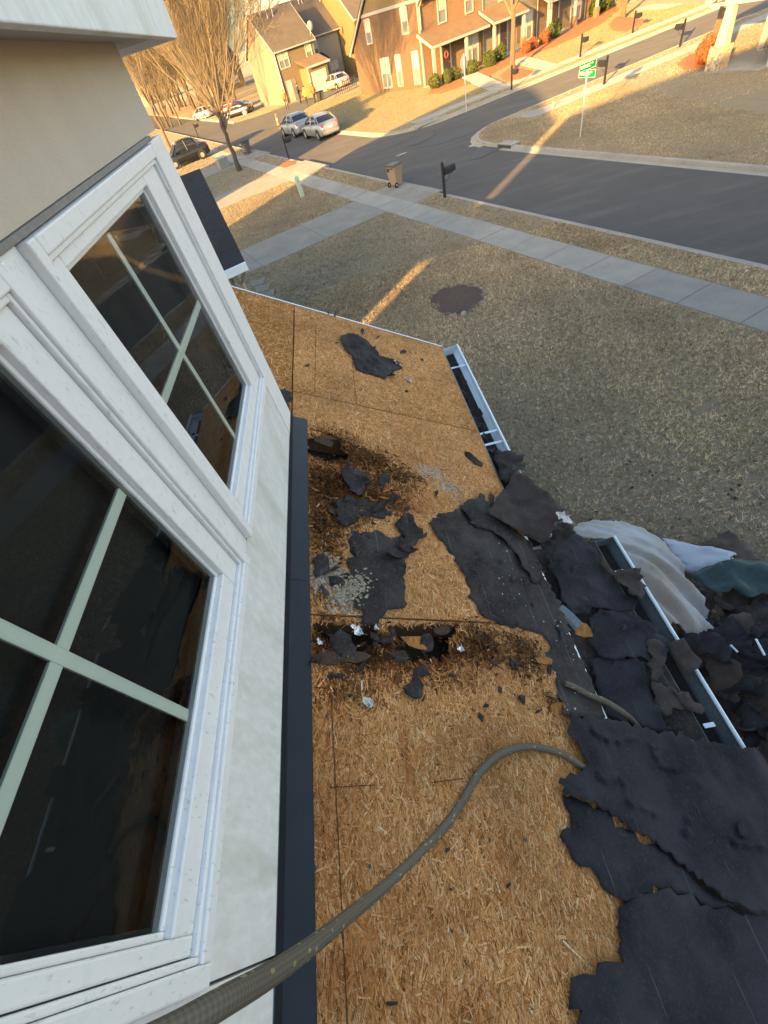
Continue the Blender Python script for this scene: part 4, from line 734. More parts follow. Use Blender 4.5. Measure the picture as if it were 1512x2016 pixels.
# ------------------------------------------------------------------ buildings
t = NT('far_brick'); br = t.t.nodes.new('ShaderNodeTexBrick'); sx_ = t.t.nodes.new('ShaderNodeSeparateXYZ'); t.t.links.new(t.tc.outputs['Object'], sx_.inputs[0]); mp = t.n('CombineXYZ', X=sx_.outputs[0], Y=sx_.outputs[2]); t.t.links.new(mp, br.inputs['Vector'])
for k_, v_ in (('Scale', 4.2), ('Mortar Size', .03), ('Brick Width', 1.0), ('Row Height', .32)): br.inputs[k_].default_value = v_
br.inputs['Color1'].default_value = (0.187, 0.11, 0.066, 1); br.inputs['Color2'].default_value = (0.144, 0.083, 0.049, 1); br.inputs['Mortar'].default_value = (0.168, 0.134, 0.099, 1); f = t.noise(t.co(), 2, 4); c = t.mix(t.math('MULTIPLY', f, .3), br.outputs[0], (.25, .16, .10)); M['brick'] = t.fin(c, .9, 0, .2)
t = NT('far_brick_end_dimmed'); br = t.t.nodes.new('ShaderNodeTexBrick'); sx_ = t.t.nodes.new('ShaderNodeSeparateXYZ'); t.t.links.new(t.tc.outputs['Object'], sx_.inputs[0]); mp = t.n('CombineXYZ', X=sx_.outputs[1], Y=sx_.outputs[2]); t.t.links.new(mp, br.inputs['Vector'])
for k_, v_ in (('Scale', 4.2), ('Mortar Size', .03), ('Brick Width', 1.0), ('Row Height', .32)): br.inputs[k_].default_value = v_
br.inputs['Color1'].default_value = (0.138, 0.082, 0.049, 1); br.inputs['Color2'].default_value = (0.109, 0.063, 0.039, 1); br.inputs['Mortar'].default_value = (0.168, 0.134, 0.099, 1); M['brick_end_dimmed'] = t.fin(br.outputs[0], .9, 0, .2)  # same brick as the front, darkened to offset the direct sun
def siding(nm, col, pitch=.16):
    t = NT(nm); sx = t.n('SeparateXYZ', 2, Vector=t.tc.outputs['Object']); fr = t.math('FRACT', t.math('DIVIDE', sx, pitch)); f = t.noise(t.co(), 3, 4); c = t.mix(f, mul(col, .88), mul(col, 1.1)); c = t.mix(t.step(fr, .12, .02), c, mul(col, .55)); t.bump(fr, .6, .02); return t.fin(c, .7, 0, .3)
M['sid_yellow'] = siding('yellow_siding', (0.178, 0.134, 0.067)); M['sid_cream'] = siding('cream_siding', (0.215, 0.182, 0.132)); M['sid_brown'] = siding('brown_siding', (0.152, 0.106, 0.072)); M['sid_tan'] = siding('tan_lap_siding', (0.182, 0.137, 0.088)); M['sid_grey'] = siding('grey_siding', (0.251, 0.236, 0.217))
def shingle(nm, col):
    t = NT(nm); v = t.co(); f = t.noise(v, 1.2, 5); f2 = t.noise(t.co((1, 1, 4)), 14, 3); c = t.mix(f, mul(col, .7), mul(col, 1.3)); c = t.mix(t.step(f2, .55, .7), c, mul(col, .6)); t.bump(f2, .5, .02); return t.fin(c, .9, 0, .2)
M['shingle'] = shingle('brown_shingles', (.105, .088, .074)); M['shingle_dark'] = shingle('charcoal_shingles', (.030, .033, .040)); M['shingle_porch'] = shingle('tan_shingles', (.13, .09, .06))
M['white'] = simple('white_paint', (.36, .34, .305), .5, .05, 5, 0); M['door'] = simple('dark_door', (.05, .028, .022), .5, .2, 10, 0); M['gdoor'] = simple('garage_panel', (.5, .46, .40), .55, .06, 4, 0)
t = NT('far_pane'); f = t.noise(t.co(), 1.5, 2); c = t.mix(f, (.10, .11, .12), (.24, .23, .21)); M['pane'] = t.fin(c, .06, 0, .9)
M['blind'] = simple('window_blind', (.50, .46, .39), .7, .08, 4, 0)
def window(parent, axis, c, z0, z1, w, pos=0.0, out=-1, cols=1, nm='window'):
    """axis 'x': window in a wall running along local x at y=pos, facing out; axis 'y': wall along local y at x=pos"""
    def bx(m, a0, a1, d0, d1, q0, q1):
        d0, d1 = sorted((pos + out * d0, pos + out * d1))
        return m.box(a0, a1, d0, d1, q0, q1) if axis == 'x' else m.box(d0, d1, a0, a1, q0, q1)
    m = MB(); f = .11; bx(m, c - w / 2 - f, c - w / 2, -.02, .06, z0 - f, z1 + f); bx(m, c + w / 2, c + w / 2 + f, -.02, .06, z0 - f, z1 + f); bx(m, c - w / 2, c + w / 2, -.02, .06, z1, z1 + f + .04); bx(m, c - w / 2, c + w / 2, -.02, .08, z0 - f, z0)
    wo_ = build(nm, m, M['white'], parent, world=False)
    zm = (z0 + z1) / 2; m = MB()
    for k in range(1, cols): q = c - w / 2 + w * k / cols; bx(m, q - .05, q + .05, .002, .05, z0, z1)
    for k in range(cols):
        s0 = c - w / 2 + w * k / cols + (.05 if k else 0); s1 = c - w / 2 + w * (k + 1) / cols - (.05 if k < cols - 1 else 0)
        bx(m, s0, s1, .003, .045, zm - .035, zm + .035)
        for j in (1, 2): q = s0 + (s1 - s0) * j / 3; bx(m, q - .012, q + .012, .004, .03, zm + .035, z1)
        bx(m, s0, s1, .005, .028, zm + (z1 - zm) * .5 - .012, zm + (z1 - zm) * .5 + .012)
    build('sash', m, M['white'], wo_, world=False)
    m = MB(); bx(m, c - w / 2, c + w / 2, -.015, .001, z0, zm); build('pane', m, M['pane'], wo_, world=False)
    m = MB(); bx(m, c - w / 2, c + w / 2, -.0155, .0005, zm, z1); build('pane', m, M['blind'], wo_, world=False)
    return wo_
def lbox(name, b, mat, parent, **k): return build(name, MB().box(*b), mat, parent, world=False, **k)
def pipe(parent, pts, r=.045, nm='downspout'): return build(nm, MB().tube(pts, r, 6), M['white'], parent, world=False)
# ---- brick end townhouse row along the side street
p2 = on_z((837, 172)); ROT_T = math.atan2(.508, .861)
th = thing('townhouse_row', 'long brick and siding townhouse row with brown porch roof along the side street', 'townhouse', tuple(p2), ROT_T)
D = 10.36; EV = 5.22; RG = 8.05; UW = 7.6; NU = 6
m = MB(); m.prism([(0, 0, -.3), (0, D, -.3), (0, D, 3.3), (0, D - 2.3, EV), (0, 0, EV)], (.20, 0, 0)); build('end_wall', m, M['brick_end_dimmed'], th, world=False)
m = MB(); m.prism([(-.015, .0, EV + .20), (-.015, D - 2.45, EV + .20), (-.015, 5.2, RG - .1)], (.20, 0, 0)); build('gable', m, M['sid_yellow'], th, world=False)
lbox('frieze', (-.05, .10, -.05, D - 2.15, EV, EV + .199), M['white'], th)
m = MB(); m.prism([(-.30, 5.2, RG + .12), (-.30, D + .45, 3.10), (-.30, D + .45, 2.85), (-.30, 5.2, RG - .13)], (.14, 0, 0)); build('rake_board', m, M['white'], th, world=False)
m = MB(); m.prism([(-.30, 5.2, RG + .12), (-.30, -.45, EV + .15), (-.30, -.45, EV - .08), (-.30, 5.2, RG - .13)], (.14, 0, 0)); build('rake_board', m, M['white'], th, world=False)
m = MB(); m.prism([(-.32, 5.2, RG + .16), (-.32, D + .5, 3.12), (-.32, D + .5, 3.04), (-.32, 5.2, RG + .06), (-.32, -.5, EV + .12), (-.32, -.5, EV + .20)], (NU * UW + .6, 0, 0)); build('roof', m, M['shingle'], th, world=False)
lbox('side_wall', (.2, NU * UW, D - .2, D, -.3, 3.2), M['sid_tan'], th)
lbox('corner_board', (-.03, .12, -.03, .10, 0, EV), M['white'], th)
for (yc, w, z0, z1, cl) in ((7.36, .75, 3.55, 4.95, 1), (1.85, .75, 3.65, 5.05, 1), (5.5, 1.25, .35, 2.25, 2), (3.45, .62, .35, 2.30, 1), (.95, .70, .35, 2.30, 1)): window(th, 'y', yc, z0, z1, w, 0.0, -1, cl)
wallm = ['brick', 'sid_cream', 'sid_brown', 'brick', 'sid_tan', 'sid_cream']
for u in range(NU):
    x0 = u * UW + (.2 if u == 0 else 0); x1 = (u + 1) * UW; lbox('front_wall', (x0, x1 - .02, 0, .2, -.3, EV), M[wallm[u]], th)
    off = 0 if u % 2 == 0 else .3
    window(th, 'x', u * UW + 2.7, 3.62, 5.0, .85, 0, -1, 1); window(th, 'x', u * UW + 6.0, 3.62, 5.0, .85, 0, -1, 1)
    window(th, 'x', u * UW + 6.2, .40, 2.15, 1.5, 0, -1, 2)
    d = lbox('door', (u * UW + 2.35, u * UW + 3.30, -.05, .03, .05, 2.15), M['door'], th); lbox('knob', (u * UW + 3.18, u * UW + 3.24, -.11, -.051, 1.0, 1.06), M['white'], d)
    m = MB(); m.box(u * UW + 2.18, u * UW + 2.345, -.08, .02, 0, 2.3); m.box(u * UW + 3.305, u * UW + 3.47, -.08, .02, 0, 2.3); m.box(u * UW + 2.346, u * UW + 3.304, -.08, .02, 2.16, 2.3); build('door_frame', m, M['white'], th, world=False)
    m = MB(); m.prism([(u * UW - .35, .0, 3.42), (u * UW - .35, -1.75, 2.55), (u * UW - .35, -1.75, 2.44), (u * UW - .35, 0, 3.28)], (UW - .5 if u == 0 else UW * .62, 0, 0)); pr = build('porch_roof', m, M['shingle_porch'], th, world=False)
    xe = u * UW + (UW - .85 if u == 0 else UW * .62 - .35)
    m = MB(); m.box(u * UW - .38, xe + .03, -1.80, -1.752, 2.36, 2.53); build('porch_fascia', m, M['white'], pr, world=False)
    m = MB(); m.prism([(u * UW - .40, .0, 3.45), (u * UW - .40, -1.80, 2.56), (u * UW - .40, -1.80, 2.36), (u * UW - .40, 0, 3.22)], (.045, 0, 0)); build('porch_rake', m, M['white'], pr, world=False)
    for xx in (u * UW - .10, u * UW + 3.9): lbox('porch_post', (xx, xx + .22, -1.62, -1.40, .82, 2.42), M['white'], th); lbox('post_pier', (xx - .10, xx + .32, -1.72, -1.30, 0, .82), M['brick'], th)
    lbox('porch_slab', (u * UW - .2, u * UW + 4.4, -1.75, -.001, -.2, .05), M['concrete'], th)
    if u: pipe(th, [(u * UW + .05, -.09, EV), (u * UW + .05, -.09, .1)])
    if u % 2: lbox('shutter', (u * UW + 4.75, u * UW + 5.30, -.05, -.001, .35, 2.2), M['sid_brown'], th); lbox('shutter', (u * UW + 7.1, u * UW + 7.5, -.05, -.001, .35, 2.2), M['sid_brown'], th)
m = MB(); m.box(-.35, NU * UW + .3, -.62, -.50, EV + .02, EV + .14); build('front_gutter', m, M['white'], th, world=False)
pipe(th, [(.06, -.56, EV + .05), (.06, -.14, EV - .35), (.06, -.14, 3.6)]); pipe(th, [(.1, -1.78, 2.45), (.04, -1.60, 2.2), (-.16, -1.60, 1.9), (-.16, -1.60, .1)])
wr = MB(); wr.tube([(2.83 + .20 * math.cos(w), -.085, 1.55 + .20 * math.sin(w)) for w in [6.283 * k / 14 for k in range(15)]], .05, 6, False); build('wreath', wr, simple('red_wreath', (.45, .10, .07), .8, .4, 20, 0), th, world=False)
# ---- gable house with attached garage beyond the lane, and its two neighbours
q1 = on_z((566, 205)); h1 = thing('gable_house', 'tan gabled house with white garage bay beyond the lane', 'house', tuple(q1), ROT_T)
def shell(o, x0, x1, y0, D, ev, rg, wall, side, roof, dormer=False):
    lbox('front_wall', (x0 + .12, x1 - .12, y0, y0 + .2, -.5, ev), wall, o)
    for (xx, nm) in ((x0, 'end_wall'), (x1 - .12, 'end_wall')):
        m = MB(); m.prism([(xx, y0, -.5), (xx, y0 + D, -.5), (xx, y0 + D, ev), (xx, y0 + D / 2, rg), (xx, y0, ev)], (.12, 0, 0)); build(nm, m, side, o, world=False)
    lbox('back_wall', (x0 + .12, x1 - .12, y0 + D - .2, y0 + D, -.5, ev), wall, o)
    k = (rg - ev) / (D / 2); e = .35
    m = MB(); m.prism([(x0 - .2, y0 + D / 2, rg + .10), (x0 - .2, y0 + D + e, ev - k * e + .10), (x0 - .2, y0 + D + e, ev - k * e), (x0 - .2, y0 + D / 2, rg), (x0 - .2, y0 - e, ev - k * e), (x0 - .2, y0 - e, ev - k * e + .10)], (x1 - x0 + .4, 0, 0)); r = build('roof', m, roof, o, world=False)
    m = MB(); m.box(x0 - .2, x1 + .2, y0 - e - .10, y0 - e - .002, ev - k * e - .06, ev - k * e + .07); build('eave_gutter', m, M['white'], r, world=False)
    for xx in (x0 - .26, x1 + .203):
        m = MB(); m.prism([(xx, y0 + D / 2, rg + .12), (xx, y0 + D + e, ev - k * e + .12), (xx, y0 + D + e, ev - k * e - .12), (xx, y0 + D / 2, rg - .12), (xx, y0 - e, ev - k * e - .12), (xx, y0 - e, ev - k * e + .12)], (.055, 0, 0)); build('rake_board', m, M['white'], r, world=False)
    return r
r = shell(h1, 0, 5.85, 0, 7.4, 4.85, 8.0, M['sid_tan'], M['sid_cream'], M['shingle'])
for (x, y, hh) in ((1.2, 3.0, .9), (2.0, 2.7, .75), (2.9, 2.9, .5)): build('vent_pipe', MB().tube([(x, y, 7.3), (x, y, 7.5 + hh)], .06, 8), M['white'], r, world=False)
dsh = MB(); rings = []
for k_ in range(5): w_ = k_ / 4; rings.append([(5.75 + .02 * 0 + .42 * w_ * math.cos(6.283 * i / 12), -.35 - .14 * (1 - w_ * w_), 5.75 + .42 * w_ * math.sin(6.283 * i / 12)) for i in range(12)])
dsh.loft(rings[1:], cap=True); dsh.tube([(5.75, .1, 4.9), (5.75, -.2, 5.5), (5.75, -.45, 5.7)], .04, 6); build('satellite_dish', dsh, M['white'], h1, world=False)
window(h1, 'x', 1.15, 3.15, 4.45, 1.3, 0, -1, 2); window(h1, 'x', 4.95, 3.1, 4.4, .72, 0, -1, 1)
lbox('door', (.60, 1.40, -.04, .02, 0, 2.0), M['white'], h1); lbox('door', (1.46, 2.05, -.04, .02, 0, 2.0), M['pane'], h1)
m = MB(); m.box(2.95, 5.9, -2.0, -.001, -.3, 2.55); gb = build('garage_bay', m, M['sid_yellow'], h1, world=False)
lbox('garage_door', (3.35, 5.55, -2.05, -2.001, 0, 2.05), M['gdoor'], h1); 
for z_ in (.5, 1.0, 1.5): lbox('door_groove', (3.37, 5.53, -2.056, -2.051, z_, z_ + .03), M['sid_grey'], gb)
m = MB(); m.prism([(2.7, .0, 3.35), (2.7, -2.35, 2.65), (2.7, -2.35, 2.53), (2.7, 0, 3.2)], (3.5, 0, 0)); build('garage_roof', m, M['shingle_porch'], h1, world=False); lbox('garage_fascia', (2.68, 6.22, -2.42, -2.352, 2.45, 2.66), M['white'], h1)
lbox('corner_trim', (2.92, 3.08, -2.03, -1.9, 0, 2.5), M['white'], h1); lbox('corner_trim', (-.04, .10, -.04, .12, 0, 4.8), M['white'], h1)
pipe(h1, [(.02, -.40, 4.7), (.02, -.10, 4.4), (.02, -.10, .1)])
h2 = thing('gable_house', 'grey shaded house set back between its two tan neighbours', 'house', tuple(np.array(q1) + np.array([.861 * 5.9 - .508 * 3.2, .508 * 5.9 + .861 * 3.2, 0])), ROT_T)
r2 = shell(h2, .02, 6.0, 0, 7.4, 5.0, 8.2, M['sid_grey'], M['sid_cream'], M['shingle']); window(h2, 'x', 2.0, 2.9, 4.4, .8, 0, -1, 1); window(h2, 'x', 4.4, .5, 1.9, 1.1, 0, -1, 2)
for (x, y) in ((3.0, 3.1), (3.5, 3.1)): build('vent_pipe', MB().tube([(x, y, 7.4), (x, y, 8.5)], .06, 8), M['white'], r2, world=False)
lbox('door', (.9, 1.9, -.05, .01, 0, 2.1), M['sid_grey'], h2); m = MB(); m.prism([(.3, 0, 3.2), (.3, -1.6, 2.6), (.3, -1.6, 2.5), (.3, 0, 3.05)], (2.6, 0, 0)); build('porch_roof', m, M['shingle_dark'], h2, world=False)
for xx in (.4, 2.7): lbox('porch_post', (xx, xx + .14, -1.5, -1.36, 0, 2.5), M['white'], h2)
h3 = thing('gable_house', 'tall tan house at the top edge behind the brick gable', 'house', tuple(np.array(q1) + np.array([.861 * 12.1 + .508 * .6, .508 * 12.1 - .861 * .6, 0])), ROT_T)
r3 = shell(h3, 0, 8, 0, 9, 5.3, 9.2, M['sid_tan'], M['sid_yellow'], M['shingle']); window(h3, 'x', 1.6, 3.4, 4.9, .8, 0, -1, 1); window(h3, 'x', 4.4, 3.4, 4.9, .8, 0, -1, 1)
for (x, y) in ((1.9, 3.8), (3.2, 2.6)): build('vent_pipe', MB().tube([(x, y, 7.6), (x, y, 9.2)], .07, 8), M['white'], r3, world=False)
m = MB(); m.prism([(-.2, 0, 3.3), (-.2, -1.8, 2.6), (-.2, -1.8, 2.5), (-.2, 0, 3.15)], (4.5, 0, 0)); build('porch_roof', m, M['shingle'], h3, world=False)
# ---- far small houses glimpsed through the branches
for k, (pxy, rz, lab) in enumerate([((425, 190), ROT_T, 'distant house with steep dark roof behind the bare street tree'), ((300, 205), ROT_T + .2, 'distant tan house half hidden at the dormer corner')]):
    q = on_z(pxy); hh = thing('distant_house', lab, 'house', tuple(q), rz); r = shell(hh, 0, 8, 0, 8, 4.2, 7.2, M['sid_yellow'], M['sid_cream'], M['shingle']); window(hh, 'x', 2, 1, 2.3, 1.2, 0, -1, 2); window(hh, 'x', 6, 1, 2.3, 1.2, 0, -1, 2)
# ---- corner porch house at the right edge
pc = on_z((1408, 139)); ph = thing('porch_house', 'tan house with white column on stone pier at the right edge', 'house', tuple(pc), math.atan2(-.925, .38))
t = NT('rubble_stone'); vo = t.n('TexVoronoi', 1, Vector=t.co(), Scale=7); vd = t.n('TexVoronoi', attrs={'feature': 'DISTANCE_TO_EDGE'}, Vector=t.co(), Scale=7); c = t.mix(t.n('SeparateColor', Color=vo), (.36, .25, .15), (.50, .38, .25)); c = t.mix(t.step(vd, .06, .02), c, (.20, .15, .10)); t.bump(t.step(vd, 0, .1), .8, .03); M['rubble'] = t.fin(c, .9)
rg = random.Random(4)
m = MB(); m.box(-.36, .36, -.36, .36, -.1, .92); pier = build('stone_pier', m, M['rubble'], ph, world=False)
for k in range(26):
    zz = .05 + (k // 4) * .135; s_ = (k % 4); ln = rg.uniform(.12, .2); a0 = -.34 + (s_ % 4) * .17 + rg.uniform(-.02, .02); m = MB()
    if k % 2: m.box(a0, a0 + ln * .8, -.385, -.361, zz, zz + .12)
    else: m.box(-.385, -.361, a0, a0 + ln * .8, zz, zz + .12)
    build('stone', m, SM[k % 3], pier, world=False, bevel=.01)
m = MB(); m.loft([[(-.24, -.24, .921), (.24, -.24, .921), (.24, .24, .921), (-.24, .24, .921)], [(-.17, -.17, 2.3), (.17, -.17, 2.3), (.17, .17, 2.3), (-.17, .17, 2.3)]]); build('column', m, M['white'], ph, world=False, bevel=.01)
lbox('beam', (-.30, 9.0, -.20, .20, 2.302, 2.60), M['white'], ph)
m = MB(); m.prism([(-.25, -.16, 2.602), (9.0, -.16, 2.602), (9.0, -.16, 6.9), (4.4, -.16, 5.0)], (0, .3, 0)); build('porch_gable', m, M['sid_tan'], ph, world=False)
m = MB(); m.prism([(-1.0, -.45, 2.38), (-1.0, -.45, 2.62), (5.4, -.45, 6.0), (5.4, -.45, 5.72)], (0, .16, 0)); build('rake_board', m, M['white'], ph, world=False)
m = MB(); m.prism([(-1.05, -.5, 2.63), (-1.05, -.5, 2.72), (5.4, -.5, 6.12), (5.4, -.5, 6.02)], (0, 8.0, 0)); build('roof', m, M['shingle'], ph, world=False)
lbox('eave_return', (-1.02, -.30, -.29, .20, 2.32, 2.44), M['white'], ph); lbox('eave_gutter', (-1.18, -1.06, -.4, 7.4, 2.48, 2.62), M['white'], ph)
pipe(ph, [(-1.0, .1, 2.48), (-.5, .15, 2.25), (-.20, .30, 2.2)])
lbox('front_wall', (2.62, 9, .0, .2, -.2, 2.301), M['sid_tan'], ph); lbox('corner_board', (2.50, 2.64, -.03, .22, -.1, 2.3), M['white'], ph); lbox('side_wall', (2.62, 2.8, .201, 7, -.2, 2.55), M['sid_tan'], ph); window(ph, 'x', 3.9, .65, 2.0, 1.4, 0, -1, 2); window(ph, 'y', 4.2, .65, 2.0, .9, 2.62, -1, 1)
lbox('porch_slab', (-.6, 2.6, -.5, 3.6, -.15, .06), M['drive'], ph); lbox('column', (.0, .30, 3.1, 3.4, .06, 2.3), M['white'], ph)
rail = MB(); 
for k in range(5): rail.tube([(1.8, .3 + k * .12, .06), (1.8, .3 + k * .12, .62)], .014, 5)
rail.tube([(1.8, .25, .63), (1.8, .85, .63)], .018, 5); build('bench_frame', rail, M['darktrim'], ph, world=False)
# ---- dark roofed garage to the left beyond the dormer
gE = np.array([-2.41, 10.66, 3.0]); gr = thing('garage', 'charcoal roofed garage beyond the dormer corner with white downspout', 'garage', (-4.6, 12.0, 0))
rd = np.array([-.27, .963, 0]); ed = np.array([-.90, -.43, 0]); up = np.array([0, 0, 1.0])
A_ = gE; B_ = gE + ed * 7; Cc = gE + rd * 2.35 + up * 1.42; Dd = B_ + rd * 2.35 + up * 1.42; E2 = gE + rd * 4.7; F2_ = B_ + rd * 4.7
m = MB(); m.add([A_, B_, Dd, Cc, E2, F2_, A_ - up * .08, B_ - up * .08, E2 - up * .08, F2_ - up * .08, Cc - up * .08, Dd - up * .08], [(0, 3, 2, 1), (3, 4, 5, 2), (6, 7, 11, 10), (10, 11, 9, 8), (0, 6, 10, 3), (3, 10, 8, 4), (0, 1, 7, 6), (4, 8, 9, 5)]); gro = build('roof', m, M['shingle_dark'], gr)
m = MB(); o_ = -rd * .02; m.prism([A_ + o_ + up * .01, B_ + o_ + up * .01, B_ + o_ - up * .14, A_ + o_ - up * .14], -rd * .10); build('eave_gutter', m, M['gutterclean'], gro)
wi = ed * .30; a0 = A_ + wi + rd * .35; b0 = B_ + rd * .35; c0 = A_ + wi + rd * 4.35; apx = A_ + wi + rd * 2.35 + up * 1.2
m = MB(); m.prism([(*a0[:2], -.2), (*c0[:2], -.2), (*c0[:2], 2.95), tuple(apx), (*a0[:2], 2.95)], ed * .15); build('end_wall', m, SIDE, gr)
m = MB(); m.prism([(*a0[:2], -.2), (*b0[:2], -.2), (*b0[:2], 2.9), (*a0[:2], 2.9)], rd * .15); build('front_wall', m, SIDE, gr)
ds = MB(); s0 = a0 - ed * .06 - rd * .05; ds.tube([(*(A_ + ed * .1 - rd * .07)[:2], 2.88), (*s0[:2], 2.55), (*s0[:2], .1)], .045, 6); build('downspout', ds, M['white'], gr); 
m = MB(); m.prism([(*(a0 - ed * .02 - rd * .02)[:2], -.1), (*(a0 + ed * .12 - rd * .02)[:2], -.1), (*(a0 + ed * .12 - rd * .002)[:2], -.1), (*(a0 - ed * .02 - rd * .002)[:2], -.1)], (0, 0, 2.95)); build('corner_board', m, M['white'], gr)
# ---- unseen house blocks, added and shaped to throw the long evening shadows
def block(name, lab, x0, x1, y0, y1, ev, rg_, along='y', wall='sid_tan'):
    o = thing(name, lab, 'house', ((x0 + x1) / 2, (y0 + y1) / 2, 0)); m = MB(); m.box(x0, x1, y0, y1, -.2, ev); build('wall', m, M[wall], o); m = MB()
    if along == 'y': xm = (x0 + x1) / 2; m.prism([(x0, y0, ev + .001), (xm, y0, rg_), (x1, y0, ev + .001)], (0, y1 - y0, 0))
    else: ym = (y0 + y1) / 2; m.prism([(x0, y0, ev + .001), (x0, ym, rg_), (x0, y1, ev + .001)], (x1 - x0, 0, 0))
    build('roof', m, M['shingle'], o); return o
block('shadow_house', 'unseen gabled house block behind the dormer shaped to cast shadow', -19.1, -8.21, 2.5, 11.0, 6.2, 8.5, 'y')
bw = bpy.data.objects['shadow_house']; build('streak_blocker', MB().box(-8.24, -6.9, 2.6, 3.6, 3.10, 3.85), M['shingle'], bw)  # unseen box added across the gap to interrupt the sunlit streak
block('shadow_house', 'unseen tall house block behind the viewer shaped to cast shadow', -14.3, 5.0, -25.0, -6.05, 8.3, 9.0, 'y')
block('shadow_house', 'unseen cream house block on the left shaped to cast shadow', -24.0, -16.0, 23.8, 32.0, 6.0, 7.4, 'y', 'sid_cream')
# ------------------------------------------------------------------ bare trees
def bare_tree_mesh(seed, H, r0, crotch, nl, spread, levels=4, upright=.6, kids=(6, 6, 5, 4)):
    rg = random.Random(seed); tr = MB(); cr = MB()
    def grow(p, d, L, r, lv):
        n = 5 if lv < 2 else 4; pts = [Vector(p)]; rad = [r]; dd = Vector(d)
        for i in range(n):
            dd = dd + Vector((rg.gauss(0, .09), rg.gauss(0, .09), upright * .12 + rg.gauss(0, .05))); dd.normalize(); pts.append(pts[-1] + dd * L / n); rad.append(max(.007, r * (1 - .68 * (i + 1) / n)))
        cr.tube(pts, rad, 5 if lv == 0 else (4 if lv == 1 else 3), False)
        if lv >= levels: return
        for k in range(kids[min(lv, len(kids) - 1)]):
            s = rg.uniform(.22, 1.0) * n; i = min(int(s), n - 1); f = s - i; q = pts[i].lerp(pts[i + 1], f); ax = (pts[i + 1] - pts[i]).normalized()
            sd = Vector((rg.gauss(0, 1), rg.gauss(0, 1), rg.gauss(0, .6))); sd = (sd - ax * sd.dot(ax)).normalized(); an = rg.uniform(.30, .75)
            grow(q, ax * math.cos(an) + sd * math.sin(an), L * rg.uniform(.42, .68), max(.008, (rad[i] * (1 - f) + rad[i + 1] * f) * .55), lv + 1)
    tp = [Vector((0, 0, -.1))]; tr_r = [r0 * 1.35]
    for i in range(1, 7): tp.append(Vector((rg.gauss(0, .02) * i, rg.gauss(0, .02) * i, crotch * i / 6))); tr_r.append(r0 * (1 - .05 * i) if i > 1 else r0)
    tr.tube(tp, tr_r, 10)
    for k in range(nl):
        w = 6.283 * k / nl + rg.uniform(-.3, .3); an = spread * rg.uniform(.35, 1.0); q = tp[-1] - Vector((0, 0, crotch * .25 * rg.random()))
        grow(q, (math.sin(an) * math.cos(w), math.sin(an) * math.sin(w), math.cos(an)), (H - crotch) * rg.uniform(.7, 1.0), r0 * rg.uniform(.24, .40), 0)
    return tr, cr
M['bark'] = simple('grey_tan_bark', (.115, .088, .063), .95, .35, 8, .5, 40, dist=.02, stretch=(1, 1, .3)); M['twig'] = simple('tan_twigs', (.175, .14, .10), .95, .2, 4, 0); M['bark_orange'] = simple('orange_tan_bark', (.155, .11, .07), .95, .3, 8, .4, 40, dist=.02, stretch=(1, 1, .3))
def tree(name, lab, loc, mesh, rotz=0, bark='bark', twig='twig', group=None, sc=1.0):
    o = thing(name, lab, 'tree', tuple(loc), rotz, group); build('trunk', mesh[0], M[bark], o, world=False, smooth=True); build('crown', mesh[1], M[twig], o, world=False); o.scale = (sc,) * 3; return o
TA = bare_tree_mesh(11, 13.5, .17, 3.2, 17, .80, 4, .9, (6, 6, 6, 3))
tree('bare_tree', 'vase shaped bare street tree on the lawn beyond the driveways', on_z((472, 336)), TA, .4)
TB = bare_tree_mesh(12, 15.0, .17, 4.4, 12, .6, 4, .9, (6, 6, 4, 2)); tb = tree('bare_tree', 'slim bare tree with golden lit trunk at the dormer corner', on_z((338, 297)), TB, 1.1, 'bark_orange')
TC = bare_tree_mesh(13, 9.5, .21, 3.6, 7, .9, 3, .5, (6, 6, 6)); tree('bare_tree', 'bare tree with stout orange trunk before the townhouse windows', on_z((1009, 138)), TC, 0, 'bark_orange')
o = copy_tree(bpy.data.objects['bare_tree.002']); place(o, tuple(on_z((1226, 36))), 1.9, 'farther bare tree trunk in the orange mulch up the side street')
o = copy_tree(bpy.data.objects['bare_tree.002']); place(o, tuple(on_z((1403, 92))), 2.9, 'bare tree trunk standing behind the white porch column', .95)
TD = bare_tree_mesh(21, 15, .17, 4.0, 9, .55, 4, 1.0, (6, 6, 4, 2)); TE = bare_tree_mesh(22, 15, .15, 2.6, 10, .65, 4, .9, (6, 6, 4, 2))
protos = []
for k, (mm, lab) in enumerate(((TD, 'tall bare woodland tree far behind the houses'), (TE, 'tall bare woodland tree far behind the houses'))):
    protos.append(tree('woodland_tree', lab, (0, 0, 0), mm, 0, 'bark', 'twig', 'bare trees of the distant wood'))
rg = random.Random(77); sp = []
for k in range(62):
    y = rg.uniform(92, 150); x = y * rg.uniform(-.33, -.125); sp.append((x, y, rg.uniform(.75, 1.15)))
sp.append((1.5, 122, .85))
for k, (x, y, s) in enumerate(sp):
    o = protos[k] if k < 2 else copy_tree(protos[k % 2]); place(o, (x, y, 0), rg.uniform(0, 6.2), 'tall bare woodland tree far behind the houses', s)
